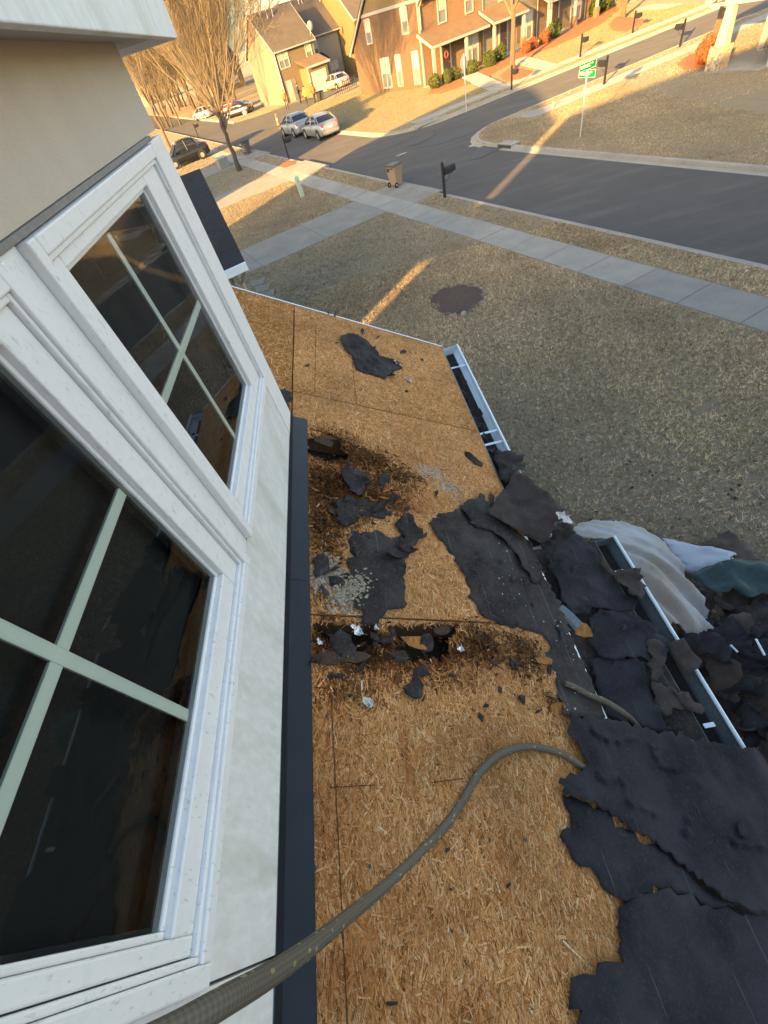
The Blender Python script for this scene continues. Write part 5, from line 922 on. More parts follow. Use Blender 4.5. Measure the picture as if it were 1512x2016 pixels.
# ------------------------------------------------------------------ shrubs and mulch
def leaf_ball(seed, rx, ry, rz, n, pal, size):
    rg = np.random.default_rng(seed); d = rg.normal(0, 1, (n, 3)); d /= np.linalg.norm(d, axis=1)[:, None]; rad = rg.uniform(.55, 1.0, n) ** .5 * (1 + .10 * np.sin(d[:, 0] * 5 + seed) + .08 * np.cos(d[:, 1] * 6))
    P = d * rad[:, None] * (rx, ry, rz); P[:, 2] += rz * .92; P[:, 2] = np.maximum(P[:, 2], .02); a = rg.normal(0, 1, (n, 3)); a /= np.linalg.norm(a, axis=1)[:, None]; b = np.cross(a, d); b /= np.linalg.norm(b, axis=1)[:, None] + 1e-9
    s = size * rg.uniform(.6, 1.4, (n, 1)); V = np.stack([P - a * s, P + b * s * .6, P + a * s, P - b * s * .6], 1); C = np.array(pal)[rg.integers(0, len(pal), n)] * rg.uniform(.7, 1.3, (n, 1)); return V.reshape(-1, 3), np.arange(4 * n).reshape(-1, 4), C
GRN = [(.065, .085, .028), (.085, .10, .035), (.05, .065, .022)]; RED = [(.20, .07, .035), (.26, .10, .05), (.16, .06, .03)]
def shrub(p, r, lab, pal=GRN, seed=1, grp='clipped shrubs along the townhouse', hz=1.0, q=None):
    q = on_z(p) if q is None else q; V, F, C = leaf_ball(seed, r, r, r * hz, 900, pal, r * .13); o = thing('shrub', lab, 'shrub', (q[0], q[1], 0), 0, grp); f = bulk('foliage', V, F, M['blades'], o, colors=C, world=False)
    build('stem', MB().tube([(0, 0, -.05), (0, 0, r)], .04, 6), M['bark'], o, world=False)
for k, (p, r, lab) in enumerate([((858, 176), .55, 'round clipped shrub nearest the brick corner'), ((881, 167), .52, 'second round shrub from the brick corner'), ((896, 160), .50, 'third round shrub from the brick corner'), ((930, 146), .50, 'low round shrub under the double window'), ((963, 134), .60, 'round shrub right of the double window'), ((984, 122), .62, 'tall shrub by the dark recessed doorway'), ((1090, 78), .70, 'round shrub between the white columns up the row'), ((1170, 34), .75, 'shrub under the far white window'), ((1190, 24), .7, 'shrub right of the far white window')]): shrub(p, r, lab, seed=20 + k)
for k, (p, r, lab) in enumerate([((1035, 108), .45, 'reddish low shrub left of the tree shadow'), ((1048, 100), .45, 'reddish shrub behind the orange trunk'), ((1072, 88), .5, 'reddish shrub beside the round green one')]): shrub(p, r, lab, RED, 60 + k, 'reddish shrubs in the mulch beds')
shrub((1385, 128), .6, 'red brown shrub beside the stone pier', RED, 71, 'reddish shrubs in the mulch beds')
M['straw'] = simple('orange_pine_straw', (.32, .12, .048), .95, .45, 14, .8, 50, dist=.03)
def bed(name, P, lab, h=.07):
    W = [tuple(on_z(p)[:2]) for p in P]; out = dens(W, .35, .06, len(P)); pts = grid_in(out, .4, 3); V2, F2 = cdt(out, pts); X = np.array([v[0] for v in V2]); Y = np.array([v[1] for v in V2]); Dd_ = edge_dist(X, Y, out); m = MB()
    m.v = [(x, y, .012 + min(h, d_ * .4) * (1 + .5 * nz(x, y, 1, 3))) for (x, y), d_ in zip(V2, Dd_)]; m.f = F2; build(name, m, M['straw'], label=lab, cat='mulch bed', smooth=True)
bed('mulch_bed', [(843, 186), (850, 172), (900, 155), (928, 152), (936, 162), (905, 172), (870, 184)], 'orange pine straw bed at the brick corner')
bed('mulch_bed', [(918, 152), (950, 135), (1000, 112), (1040, 92), (1100, 70), (1160, 36), (1210, 12), (1225, 14), (1190, 44), (1130, 76), (1060, 104), (1010, 124), (968, 148), (960, 160), (940, 156)], 'long orange pine straw bed along the townhouse front')
bed('mulch_bed', [(985, 148), (1000, 136), (1020, 134), (1048, 140), (1040, 150), (1015, 160), (992, 158)], 'round orange mulch ring at the stout tree')
bed('mulch_bed', [(1196, 50), (1215, 32), (1250, 36), (1270, 40), (1255, 52), (1228, 64), (1206, 60)], 'orange mulch ring at the farther tree')
bed('mulch_bed', [(1330, 128), (1355, 108), (1390, 100), (1398, 122), (1385, 136), (1350, 138)], 'orange mulch bed beside the stone pier')
bed('leaf_litter', [(548, 325), (560, 318), (585, 316), (580, 324), (560, 330)], 'orange leaf litter on the sunlit driveway end', .03)
# garden steps up to the townhouse doors
def steps(p0, p1, n, lab, w=.7):
    a, b = np.array(on_z(p0)), np.array(on_z(p1)); v = (b - a); L = np.linalg.norm(v); v /= L; s = np.array([-v[1], v[0], 0]); o = thing('garden_steps', lab, 'steps', tuple(a))
    for k in range(n):
        q0 = a + v * L * k / n; q1_ = a + v * (L * (k + 1) / n - .02); z = .03 + .035 * k; m = MB(); m.prism([tuple(q0 - s * w) , tuple(q1_ - s * w), tuple(q1_ + s * w), tuple(q0 + s * w)], (0, 0, z)); build('step', m, M['kerb'], o)
steps((985, 175), (925, 152), 5, 'concrete walk with steps to the wreath door'); steps((1080, 132), (1020, 120), 4, 'concrete walk with steps beyond the stout tree'); steps((1330, 12), (1262, 18), 4, 'concrete walk with steps at the top of the side street')
# ------------------------------------------------------------------ street furniture
M['black'] = simple('black_metal', (.02, .02, .021), .5, .2, 10, 0); M['galv'] = simple('galvanised_post', (.42, .42, .40), .45, .1, 10, 0, metal=.3); M['red'] = simple('red_flag', (.45, .03, .02), .5, .1, 5, 0)
def mailbox_proto():
    o = thing('mailbox', 'x', 'mailbox', (0, 0, 0), 0, 'black post mailboxes along the streets'); build('post', MB().box(-.045, .045, -.045, .045, -.1, 1.22), M['black'], o, world=False); m = MB(); m.tube([(0, 0, 1.22), (0, 0, 1.25), (0, 0, 1.29)], [.05, .03, .005], 8); build('finial', m, M['black'], o, world=False)
    build('bracket', MB().box(.046, .50, -.03, .03, .78, .83), M['black'], o, world=False); m = MB(); prof = [(-.10, .832), (.10, .832), (.10, .97)] + [(.10 * math.cos(w), .97 + .10 * math.sin(w)) for w in (.5, 1.0, 1.57, 2.1, 2.6)] + [(-.10, .97)]
    m.loft([[(.06, y, z) for y, z in prof], [(.56, y, z) for y, z in prof]]); b = build('box', m, M['black'], o, world=False); m = MB(); m.loft([[(.561, y * 1.05, (z - .93) * 1.05 + .93) for y, z in prof], [(.585, y * 1.02, (z - .93) * 1.02 + .93) for y, z in prof]]); build('door', m, M['black'], b, world=False)
    build('flag', MB().box(.20, .30, -.112, -.106, .95, .99), M['door'], b, world=False); build('scroll', MB().tube([(.05, 0, .55), (.2, 0, .58), (.3, 0, .68), (.32, 0, .78)], .012, 5), M['black'], o, world=False); return o
mp_ = mailbox_proto(); an_n = math.atan2(NB[1], NB[0]); an_u = math.atan2(UA[1], UA[0])
for k, (p, rz, lab) in enumerate([((876, 389), an_n, 'nearest black mailbox on the verge by the driveway'), ((1189, 167), an_u, 'black mailbox right of the green street signs'), ((1338, 93), an_u, 'black mailbox up the side street near the porch house'), ((1007, 177), an_u + PI, 'black mailbox in front of the stout tree'), ((1142, 113), an_u + PI, 'black mailbox on the far verge behind the street signs'), ((1245, 65), an_u + PI, 'topmost black mailbox on the far verge'), ((568, 309), an_n, 'mailbox at the sunlit driveway end'), ((390, 268), an_n, 'small far mailbox by the road beyond the dark car')]):
    o = mp_ if k == 0 else copy_tree(mp_); q = on_z(p); place(o, (q[0], q[1], 0), rz, lab)
M['bin_tan'] = simple('tan_bin_plastic', (.33, .225, .145), .55, .15, 6, .1); M['bin_lid'] = simple('brown_bin_lid', (.085, .06, .04), .5, .15, 6, 0); M['tyre'] = simple('tyre_rubber', (.02, .02, .02), .8, .2, 10, 0); M['bin_grey'] = simple('grey_bin_plastic', (.10, .095, .085), .6, .15, 6, 0)
def wheel_mesh(m, x, y, z, r, w, ax='y', n=14):
    P = [(r * .55, -w / 2), (r * .92, -w / 2), (r, -w * .3), (r, w * .3), (r * .92, w / 2), (r * .55, w / 2)]; rings = []
    for i in range(n + 1):
        a = 6.283 * i / n; rings.append([(x + q * math.cos(a), y + d, z + q * math.sin(a)) if ax == 'y' else (x + d, y + q * math.cos(a), z + q * math.sin(a)) for q, d in P])
    return m.loft(rings, closed=True, cap=False)
def wheelie(lab, loc, rz, body='bin_tan', lid='bin_lid'):
    o = thing('wheelie_bin', lab, 'bin', tuple(loc), rz, 'wheelie bins by the kerb'); o.scale = (.86, .86, .86); m = MB(); rings = []
    for z, a, b in ((.06, .23, .25), (.10, .25, .27), (.55, .29, .31), (.93, .33, .36), (.97, .34, .37)): rings.append([(-a + .05 * (z < .3), -b, z), (a, -b, z), (a, b, z), (-a + .05 * (z < .3), b, z)])
    m.loft(rings); build('body', m, M[body], o, world=False, bevel=.03); m = MB(); m.loft([[(-.40, -.385, .975), (.38, -.385, .975), (.38, .385, .975), (-.40, .385, .975)], [(-.39, -.36, 1.02), (.34, -.36, 1.03), (.34, .36, 1.03), (-.39, .36, 1.02)], [(-.34, -.28, 1.05), (.25, -.28, 1.06), (.25, .28, 1.06), (-.34, .28, 1.05)]]); build('lid', m, M[lid], o, world=False, bevel=.01)
    build('handle', MB().tube([(-.36, -.26, .90), (-.46, -.26, .93), (-.46, .26, .93), (-.36, .26, .90)], .02, 6), M[lid], o, world=False)
    for s in (-1, 1): build('wheel', wheel_mesh(MB(), -.27, s * .30, .125, .125, .06), M['tyre'], o, world=False)
    for s in (-1, 1): build('hub', MB().tube([(-.27, s * .29, .125), (-.27, s * .335, .125)], .05, 8), M['galv'], o, world=False)
    build('sticker', MB().box(-.3495, -.343, .08, .24, .74, .86), M['seal'], o, world=False); return o
q = on_z((781, 367)); wheelie('tan wheelie bin with brown lid at the driveway mouth', (q[0], q[1], .02), an_n + .25); q = on_z((490, 303)); wheelie('grey brown wheelie bin by the far driveway and street tree', (q[0], q[1], .0), an_n + .1, 'bin_grey', 'black')
q = on_z((627, 200)); wheelie('dark wheelie bin beside the garage bay', (q[0], q[1], -.1), ROT_T, 'bin_grey', 'black'); q = on_z((634, 197)); wheelie('second dark wheelie bin beside the white car', (q[0], q[1], -.1), ROT_T, 'bin_grey', 'black')
# green street name signs
M['signgreen'] = simple('sign_green', (.0, .17, .06), .4, .05, 5, 0); M['signwhite'] = simple('sign_white', (.85, .88, .82), .4, .03, 5, 0)
def text_mesh(s, size):
    cu = bpy.data.curves.new('txt', 'FONT'); cu.body = s; cu.size = size; cu.extrude = .0015; cu.align_x = 'LEFT'; cu.align_y = 'CENTER'; cu.resolution_u = 3
    o = bpy.data.objects.new('txt', cu); COL.objects.link(o); dg = bpy.context.evaluated_depsgraph_get(); me = bpy.data.meshes.new_from_object(o.evaluated_get(dg)); bpy.data.objects.remove(o); return me
q = on_z((1142, 270)); sg = thing('street_sign', 'galvanised post with two green street name blades at the corner', 'street sign', (q[0], q[1], 0)); build('post', MB().tube([(0, 0, -.2), (0, 0, 2.22)], .032, 10), M['galv'], sg, world=False); build('cap', MB().tube([(0, 0, 2.2), (0, 0, 2.27)], .045, 10), M['galv'], sg, world=False)
def blade(ang, z, txt, small, W=.92, Hh=.24, tsz=.135):
    ca, sa = math.cos(ang), math.sin(ang)
    def L(x, y, z_): return (x * ca - y * sa, x * sa + y * ca, z_)
    m = MB(); m.prism([L(-W / 2, -.004, z), L(W / 2, -.004, z), L(W / 2, -.004, z + Hh), L(-W / 2, -.004, z + Hh)], tuple(np.array(L(0, .008, 0)))); b = build('blade', m, M['signgreen'], sg, world=False)
    m = MB()
    for (x0, x1, z0, z1) in ((-W / 2, W / 2, z, z + .007), (-W / 2, W / 2, z + Hh - .007, z + Hh), (-W / 2, -W / 2 + .007, z + .007, z + Hh - .007), (W / 2 - .007, W / 2, z + .007, z + Hh - .007)): m.prism([L(x0, -.0065, z0), L(x1, -.0065, z0), L(x1, -.0065, z1), L(x0, -.0065, z1)], tuple(np.array(L(0, .002, 0))))
    build('border', m, M['signwhite'], b, world=False)
    for (s, sz, xx, zz) in ((txt, tsz, -W / 2 + .05, z + Hh / 2), (small, tsz * .5, W / 2 - .27, z + Hh * .66)):
        me = text_mesh(s, sz * 1.15); me.transform(Matrix.Translation(Vector((0, 0, 0))) @ Matrix.Rotation(ang, 4, 'Z') @ Matrix.Translation(Vector((xx, -.0085, zz))) @ Matrix.Rotation(math.radians(90), 4, 'X')); link('lettering', me, M['signwhite'], b, world=False)
blade(an_n, 2.26, 'LAPARC', 'LN'); blade(an_u + PI, 2.01, 'MARON', 'LN', .90)
# stop sign seen from behind, utility boxes, hydrant-like marker
q = on_z((918, 216)); ss = thing('stop_sign', 'stop sign seen from behind on the far sidewalk corner', 'stop sign', (q[0], q[1], 0), an_u - PI / 2 + .3); build('post', MB().tube([(0, 0, -.2), (0, 0, 2.7)], .03, 8), M['galv'], ss, world=False); m = MB(); m.prism([(.38 * math.cos(PI / 8 + PI / 4 * k), .035, 2.3 + .38 * math.sin(PI / 8 + PI / 4 * k)) for k in range(8)], (0, .004, 0)); b = build('panel', m, M['galv'], ss, world=False)
m = MB(); m.prism([(.375 * math.cos(PI / 8 + PI / 4 * k), .0395, 2.3 + .375 * math.sin(PI / 8 + PI / 4 * k)) for k in range(8)], (0, .002, 0)); build('face', m, M['red'], b, world=False)
q = on_z((596, 387)); up_ = thing('utility_pedestal', 'pale green utility pedestal leaning in the lawn beside the lit driveway', 'utility box', (q[0], q[1], 0), .3); M['padgreen'] = simple('pale_green_enamel', (.30, .38, .32), .5, .1, 6, 0); m = MB(); m.loft([[(-.11, -.10, -.05), (.11, -.10, -.05), (.11, .10, -.05), (-.11, .10, -.05)], [(-.16, -.10, .85), (.06, -.10, .85), (.06, .10, .85), (-.16, .10, .85)]]); build('body', m, M['padgreen'], up_, world=False, bevel=.02); m = MB(); m.loft([[(-.18, -.12, .852), (.08, -.12, .852), (.08, .12, .852), (-.18, .12, .852)], [(-.15, -.08, .93), (.05, -.08, .93), (.05, .08, .93), (-.15, .08, .93)]]); build('cap', m, M['padgreen'], up_, world=False)
q = on_z((442, 330)); ub = thing('utility_box', 'grey green utility cabinet by the far driveway', 'utility box', (q[0], q[1], 0), an_n); build('body', MB().box(-.4, .4, -.45, .45, 0, .62), simple('cabinet_grey', (.20, .21, .19), .6, .1, 6, 0), ub, world=False, bevel=.02); build('lid', MB().box(-.43, .43, -.48, .48, .622, .70), M['padgreen'], ub, world=False, bevel=.02)
q = on_z((1088, 213)); build('marker_post', MB().tube([(q[0], q[1], 0), (q[0], q[1], .26), (q[0], q[1], .30)], [.05, .05, .02], 8), M['white'], label='short white marker post at the corner kerb', cat='marker')
M['orange'] = simple('safety_orange', (.75, .16, .03), .5, .1, 5, 0)
def cone(p, lab, h=.95):
    q = on_z(p); o = thing('traffic_cone', lab, 'cone', (q[0], q[1], -.1), 0, 'orange traffic cones in the lane'); build('base', MB().box(-.2, .2, -.2, .2, 0, .05), M['black'], o, world=False)
    m = MB(); m.tube([(0, 0, .05), (0, 0, h * .45)], [.15, .09], 12, False); m.tube([(0, 0, h * .62), (0, 0, h)], [.07, .035], 12); build('body', m, M['orange'], o, world=False); build('band', MB().tube([(0, 0, h * .45), (0, 0, h * .62)], [.09, .07], 12, False), M['signwhite'], o, world=False)
cone((548, 245), 'orange and white cone at the lane mouth left of the silver cars'); cone((686, 164), 'orange cone by the brick gable end')
# low wire fence by the lane
q0, q1b = np.array(on_z((660, 192))), np.array(on_z((703, 172))); fn = thing('garden_fence', 'low dark picket fence beside the brick end wall', 'fence', tuple(q0))
for k in range(13): q = q0 + (q1b - q0) * k / 12; build('picket', MB().box(q[0] - .03, q[0] + .03, q[1] - .03, q[1] + .03, 0, 1.15), M['door'], fn)
for z_ in (.3, .95): build('rail', MB().tube([tuple(q0 + (0, 0, z_)), tuple(q1b + (0, 0, z_))], .025, 5), M['door'], fn)
# ------------------------------------------------------------------ cars
M['carglass'] = simple('car_glass', (.02, .024, .03), .05, .05, 3, 0, spec=.9); M['chrome'] = simple('alloy_wheel', (.45, .45, .46), .35, .1, 5, 0, metal=.7); M['tail'] = simple('tail_lamp', (.42, .02, .02), .2, .1, 5, 0); M['lamp'] = simple('head_lamp', (.7, .7, .7), .15, .05, 5, 0); M['plate'] = simple('number_plate', (.75, .75, .72), .5, .05, 5, 0)
def paint(nm, col): t = NT(nm); m = t.fin(col, .32, .35, .5); t.p.inputs['Coat Weight'].default_value = .6; t.p.inputs['Coat Roughness'].default_value = .08; return m
P_SIL = paint('silver_paint', (.28, .28, .29)); P_SIL2 = paint('grey_silver_paint', (.28, .29, .31)); P_WHT = paint('white_car_paint', (.42, .40, .38)); P_BLK = paint('black_car_paint', (.018, .019, .022)); P_RED = paint('red_car_paint', (.35, .05, .04))
def car(lab, loc, rz, pm, grp='parked cars', tall=0.0):
    o = thing('parked_car', lab, 'car', tuple(loc), rz, grp)
    st = [(-2.28, .60, .36, .80), (-2.22, .74, .30, .96), (-1.95, .84, .24, 1.04), (-1.5, .88, .22, 1.03), (-.6, .90, .21, .98), (.4, .90, .21, .95), (1.1, .89, .22, .91), (1.7, .86, .23, .84), (2.1, .77, .25, .72), (2.27, .60, .32, .58)]
    m = MB(); rings = []
    for (x, w, zb, zt) in st: zt += tall * .25; rings.append([(x, -w * .9, zb), (x, w * .9, zb), (x, w * .985, zb + .10), (x, w, (zb + zt) * .5), (x, w * .97, zt - .14), (x, w * .90, zt - .03), (x, w * .5, zt), (x, -w * .5, zt), (x, -w * .90, zt - .03), (x, -w * .97, zt - .14), (x, -w, (zb + zt) * .5), (x, -w * .985, zb + .10)])
    m.loft(rings); body = build('body', m, pm, o, world=False, smooth=True)
    T = 1.45 + tall; m = MB(); g = [(-1.55, .70, 1.02), (-1.10, .66, T - .12), (-.9, .62, T - .015), (-.2, .63, T), (.25, .62, T - .03), (.62, .66, T - .16), (1.25, .74, .93)]; rings = []
    for (x, w, zt) in g: rings.append([(x, -.80, .92 + tall * .25), (x, -(w + .80) / 2 - .02, (zt + .92) / 2), (x, -w, zt - .03), (x, -w * .6, zt), (x, w * .6, zt), (x, w, zt - .03), (x, (w + .80) / 2 + .02, (zt + .92) / 2), (x, .80, .92 + tall * .25)])
    m.loft(rings, cap=True); build('greenhouse', m, M['carglass'], o, world=False, smooth=True)
    m = MB(); rings = [[(x, -w - .012, zt - .035), (x, -w * .6, zt + .012), (x, w * .6, zt + .012), (x, w + .012, zt - .035)] for (x, w, zt) in g[1:6]]; m.loft(rings, closed=False, cap=False); rf = build('roof_panel', m, pm, o, world=False, solid=.02, smooth=True)
    for s in (-1, 1):
        for (a, b) in (((-1.80, .80, .98), (-1.22, .655, T - .08)), ((-.28, .845, .95), (-.22, .655, T - .03)), ((1.27, .80, .92), (.60, .665, T - .14)), ((-1.35, .835, .98), (-1.05, .665, T - .05))): build('pillar', MB().tube([(a[0], s * a[1], a[2]), (b[0], s * b[1], b[2])], .035, 5), pm, rf, world=False)
        build('tail_light', MB().prism([(-2.262, s * .44, .78), (-2.262, s * .72, .78), (-2.20, s * .755, .93), (-2.225, s * .50, .95)], (.10, 0, 0)), M['tail'], o, world=False); build('headlight', MB().prism([(2.18, s * .42, .60), (2.10, s * .74, .62), (1.98, s * .76, .72), (2.08, s * .45, .70)], (.06, 0, 0)), M['lamp'], o, world=False)
        build('mirror', MB().box(.86, 1.02, s * .86 if s > 0 else -1.04, 1.04 if s > 0 else -.86, .93, 1.05), pm, o, world=False, bevel=.03)
        for x in (-.55, .40): build('door_handle', MB().box(x, x + .16, s * .895 if s > 0 else -.925, .925 if s > 0 else -.895, .82, .85), pm, o, world=False)
        build('door_seam', MB().box(-.262, -.250, s * .892 if s > 0 else -.907, .907 if s > 0 else -.892, .32, .92), M['seal'], o, world=False)
        for x in (-1.38, 1.32):
            w = build('wheel', wheel_mesh(MB(), x, s * .80, .315, .315, .21), M['tyre'], o, world=False); build('rim', MB().tube([(x, s * .74, .315), (x, s * .912, .315)], [.20, .185], 12), M['chrome'], w, world=False)
            build('wheel_arch', MB().tube([(x, s * .60, .34), (x, s * .893, .34)], .37, 16), M['seal'], o, world=False)
    build('number_plate', MB().box(-2.295, -2.284, -.16, .16, .66, .78), M['plate'], o, world=False); build('rear_bumper', MB().box(-2.31, -2.20, -.70, .70, .36, .50), pm, o, world=False, bevel=.04); build('front_bumper', MB().box(2.18, 2.29, -.66, .66, .30, .46), pm, o, world=False, bevel=.04)
    return o
cz = RZ + .01
q = AB(43.55, 17.42, cz); car('silver sedan nearest the intersection parked by the far kerb', q, an_u, P_SIL, 'silver sedans by the kerb'); q = AB(48.9, 17.35, cz); car('grey silver sedan parked ahead of the nearer silver sedan', q, an_u, P_SIL2, 'silver sedans by the kerb')
q = on_z((647, 182)); car('white car parked at the garage bay beyond the lane', (q[0] + 1.2, q[1] + 2.0, -.1), ROT_T + PI / 2, P_WHT)
q = on_z((372, 322)); car('dark parked car half hidden by the charcoal garage roof', (q[0], q[1], .03), an_n + PI, P_BLK, tall=.25)
q = on_z((404, 232)); car('pale parked car far down the street behind the tree', (q[0], q[1], cz), an_u + .4, P_WHT); q = on_z((470, 228)); car('dark parked car far down the street right of the tree', (q[0], q[1], cz), an_u + .9, P_BLK); q = on_z((455, 222)); car('red parked car far down the street beside the dark one', (q[0], q[1], cz), an_u + .9, P_RED)
# ------------------------------------------------------------------ people by the lane
def person(p, lab, coat, rz=0.0, pose=0, h=1.75):
    q = on_z(p, -.1); o = thing('person', lab, 'person', (q[0], q[1], -.10), rz, 'workers by the lane'); k = h / 1.75
    sk = bpy.data.meshes.new('body'); J = {}; vs = []; ed = []; rad = []
    def j(n, x, y, z, r, par=None):
        J[n] = len(vs); vs.append((x * k, y * k, z * k)); rad.append(r * k)
        if par: ed.append((J[par], J[n]))
    j('pel', 0, 0, .95, .125); j('wst', 0, 0, 1.10, .115, 'pel'); j('chs', .01, 0, 1.33, .135, 'wst'); j('nek', .01, 0, 1.47, .055, 'chs'); j('hd0', .02, 0, 1.56, .075, 'nek'); j('hd1', .03, 0, 1.66, .092, 'hd0'); j('hd2', .02, 0, 1.74, .06, 'hd1')
    st = .10 if pose else .03
    for s, nm in ((1, 'L'), (-1, 'R')):
        j('hip' + nm, 0, s * .095, .90, .085, 'pel'); j('kne' + nm, s * st * .6 + .02, s * .10, .49, .058, 'hip' + nm); j('ank' + nm, s * st - .02, s * .105, .09, .042, 'kne' + nm); j('toe' + nm, s * st + .12, s * .115, .04, .035, 'ank' + nm)
        j('sho' + nm, 0, s * .19, 1.40, .06, 'chs'); a = (.14 if pose == 2 else .02); j('elb' + nm, a * .5, s * .25, 1.13, .045, 'sho' + nm); j('wri' + nm, a + .10, s * .24, .90 + (.16 if pose == 2 else 0), .032, 'elb' + nm); j('hnd' + nm, a + .13, s * .235, .81 + (.18 if pose == 2 else 0), .030, 'wri' + nm)
    sk.from_pydata(vs, ed, []); b = bpy.data.objects.new('body', sk); COL.objects.link(b); b.parent = o; md = b.modifiers.new('skin', 'SKIN'); sk.skin_vertices.new() if not sk.skin_vertices else None
    for v_, r_v in zip(sk.skin_vertices[0].data, rad): v_.radius = (r_v, r_v)
    sk.skin_vertices[0].data[0].use_root = True; md2 = b.modifiers.new('sub', 'SUBSURF'); md2.levels = 1; md2.render_levels = 1; sk.materials.append(M['trouser'])
    m = MB(); rings = [[((.135 * s_x) * math.cos(w) * k, (.20 * s_y) * math.sin(w) * k, z * k) for w in [6.283 * i / 12 for i in range(12)]] for (z, s_x, s_y) in ((.90, 1.05, .93), (1.10, 1.05, .92), (1.30, 1.15, 1.02), (1.42, 1.0, 1.0), (1.49, .6, .5))]; m.loft(rings); build('jacket', m, coat, o, world=False, smooth=True)
    for s, nm in ((1, 'L'), (-1, 'R')): A3, B3, C3 = vs[J['sho' + nm]], vs[J['elb' + nm]], vs[J['wri' + nm]]; build('sleeve', MB().tube([A3, B3, C3], [.078 * k, .062 * k, .05 * k], 8), coat, o, world=False, smooth=True)
    m = MB(); m.tube([(.03 * k, 0, 1.50 * k), (.035 * k, 0, 1.56 * k), (.045 * k, 0, 1.63 * k), (.04 * k, 0, 1.70 * k)], [.05 * k, .085 * k, .10 * k, .085 * k], 10); hd = build('face', m, M['skin'], o, world=False, smooth=True); m = MB(); m.tube([(.01 * k, 0, 1.66 * k), (.012 * k, 0, 1.72 * k), (.015 * k, 0, 1.78 * k)], [.112 * k, .105 * k, .05 * k], 10); m.box(.06 * k, .18 * k, -.07 * k, .07 * k, 1.675 * k, 1.69 * k); build('cap', m, M['trouser'], hd, world=False)
    build('nose', MB().tube([(.12 * k, 0, 1.64 * k), (.155 * k, 0, 1.60 * k)], [.012 * k, .018 * k], 6), M['skin'], hd, world=False); build('vest_stripe', MB().tube([(0, 0, 1.14 * k), (0, 0, 1.18 * k)], .212 * k, 12, False), M['signwhite'], o, world=False) if False else None
M['trouser'] = simple('dark_trousers', (.03, .032, .04), .9, .2, 20, 0); M['skin'] = simple('skin_tone', (.42, .25, .17), .6, .1, 20, 0); M['hiviz'] = simple('yellow_jacket', (.62, .60, .06), .7, .1, 20, 0); M['orangecoat'] = simple('orange_jacket', (.78, .14, .03), .7, .1, 20, 0)
person((567, 216), 'person in an orange jacket standing in the lane left of the others', M['orangecoat'], -1.2, 1); person((607, 210), 'person in a yellow jacket standing at the lane edge', M['hiviz'], -2.4, 2); person((623, 204), 'person in orange beside the dark bins', M['orangecoat'], 2.2, 2); person((593, 203), 'person in dark clothes by the white door', M['trouser'], .4, 2)
# ------------------------------------------------------------------ tarps and torn felt heaped below the porch gutter
def tarp(name, lab, P, hf, mat, amp, seed, step=.07, fold=None):
    W = [tuple(on_hf(p, hf)[:2]) for p in P]; out = dens(W, step * .7, .008, seed); V2, F2 = cdt(out, grid_in(out, step, seed)); m = MB()
    m.v = [(x, y, hf(x, y) + amp * fbm(x, y, seed, 2.2) + amp * .5 * abs(nz(x, y, seed + 3, 6)) + (fold(x, y) if fold else 0)) for x, y in V2]; m.f = F2; return build(name, m, mat, label=lab, cat='tarp', smooth=True, solid=.004)
t = NT('canvas_tarp'); v = t.co(); f = t.noise(v, 1.6, 5); f2 = t.noise(v, 35, 4); c = t.mix(t.step(f, .35, .65), (.34, .30, .255), (.40, .40, .40)); c = t.mix(t.math('MULTIPLY', t.step(f2, .55, .8), .5), c, (.24, .22, .19)); t.bump(f2, .2, .01); M['canvas'] = t.fin(c, .9, 0, .1)
M['bluetarp'] = simple('pale_blue_tarp', (.32, .35, .40), .6, .15, 4, .2); M['greentarp'] = simple('dark_green_tarp', (.018, .045, .042), .5, .4, 3, .3, 20)
tf = lambda x, y: .10 + 1.05 * math.exp(-((x - 2.35) / .95) ** 2 - ((y - 2.35) / 1.15) ** 2)
tarp('canvas_tarp', 'pale grey canvas tarp draped below the porch gutter with hanging folds', [(1118, 1045), (1140, 1032), (1180, 1025), (1225, 1028), (1262, 1036), (1290, 1056), (1318, 1076), (1338, 1100), (1356, 1140), (1372, 1170), (1392, 1205), (1410, 1236), (1412, 1250), (1392, 1240), (1370, 1250), (1345, 1236), (1310, 1238), (1280, 1200), (1230, 1130), (1190, 1062), (1150, 1060)], tf, M['canvas'], .07, 3, .04, lambda x, y: (.075 * math.sin((x * .82 + y * .57) * 17.0 + 2.2 * nz(x, y, 2, 1.2)) + .04 * math.sin((x * .82 + y * .57) * 31.0)) * min(1, max(.10, (3.3 - y) / 1.1)))
gz = lambda x, y: .05 + .30 * max(0, 1 - math.hypot(x - 3.9, y - 2.2) / 1.8)
tarp('blue_tarp', 'pale blue tarp lying flat between canvas tarp and brown felt', [(1302, 1060), (1345, 1066), (1400, 1078), (1452, 1090), (1446, 1112), (1420, 1110), (1390, 1120), (1362, 1130), (1345, 1120), (1325, 1090)], gz, M['bluetarp'], .08, 5)
tarp('green_tarp', 'dark green tarp crumpled on the felt heap at the right edge', [(1356, 1132), (1380, 1120), (1410, 1112), (1446, 1102), (1490, 1106), (1560, 1112), (1580, 1190), (1540, 1190), (1500, 1168), (1470, 1180), (1440, 1160), (1412, 1170), (1385, 1152)], lambda x, y: gz(x, y) + .42, M['greentarp'], .16, 6)
def heap(x, y): return .55 * math.exp(-((x - 3.6) / 1.0) ** 2 - ((y - 1.2) / 1.5) ** 2)
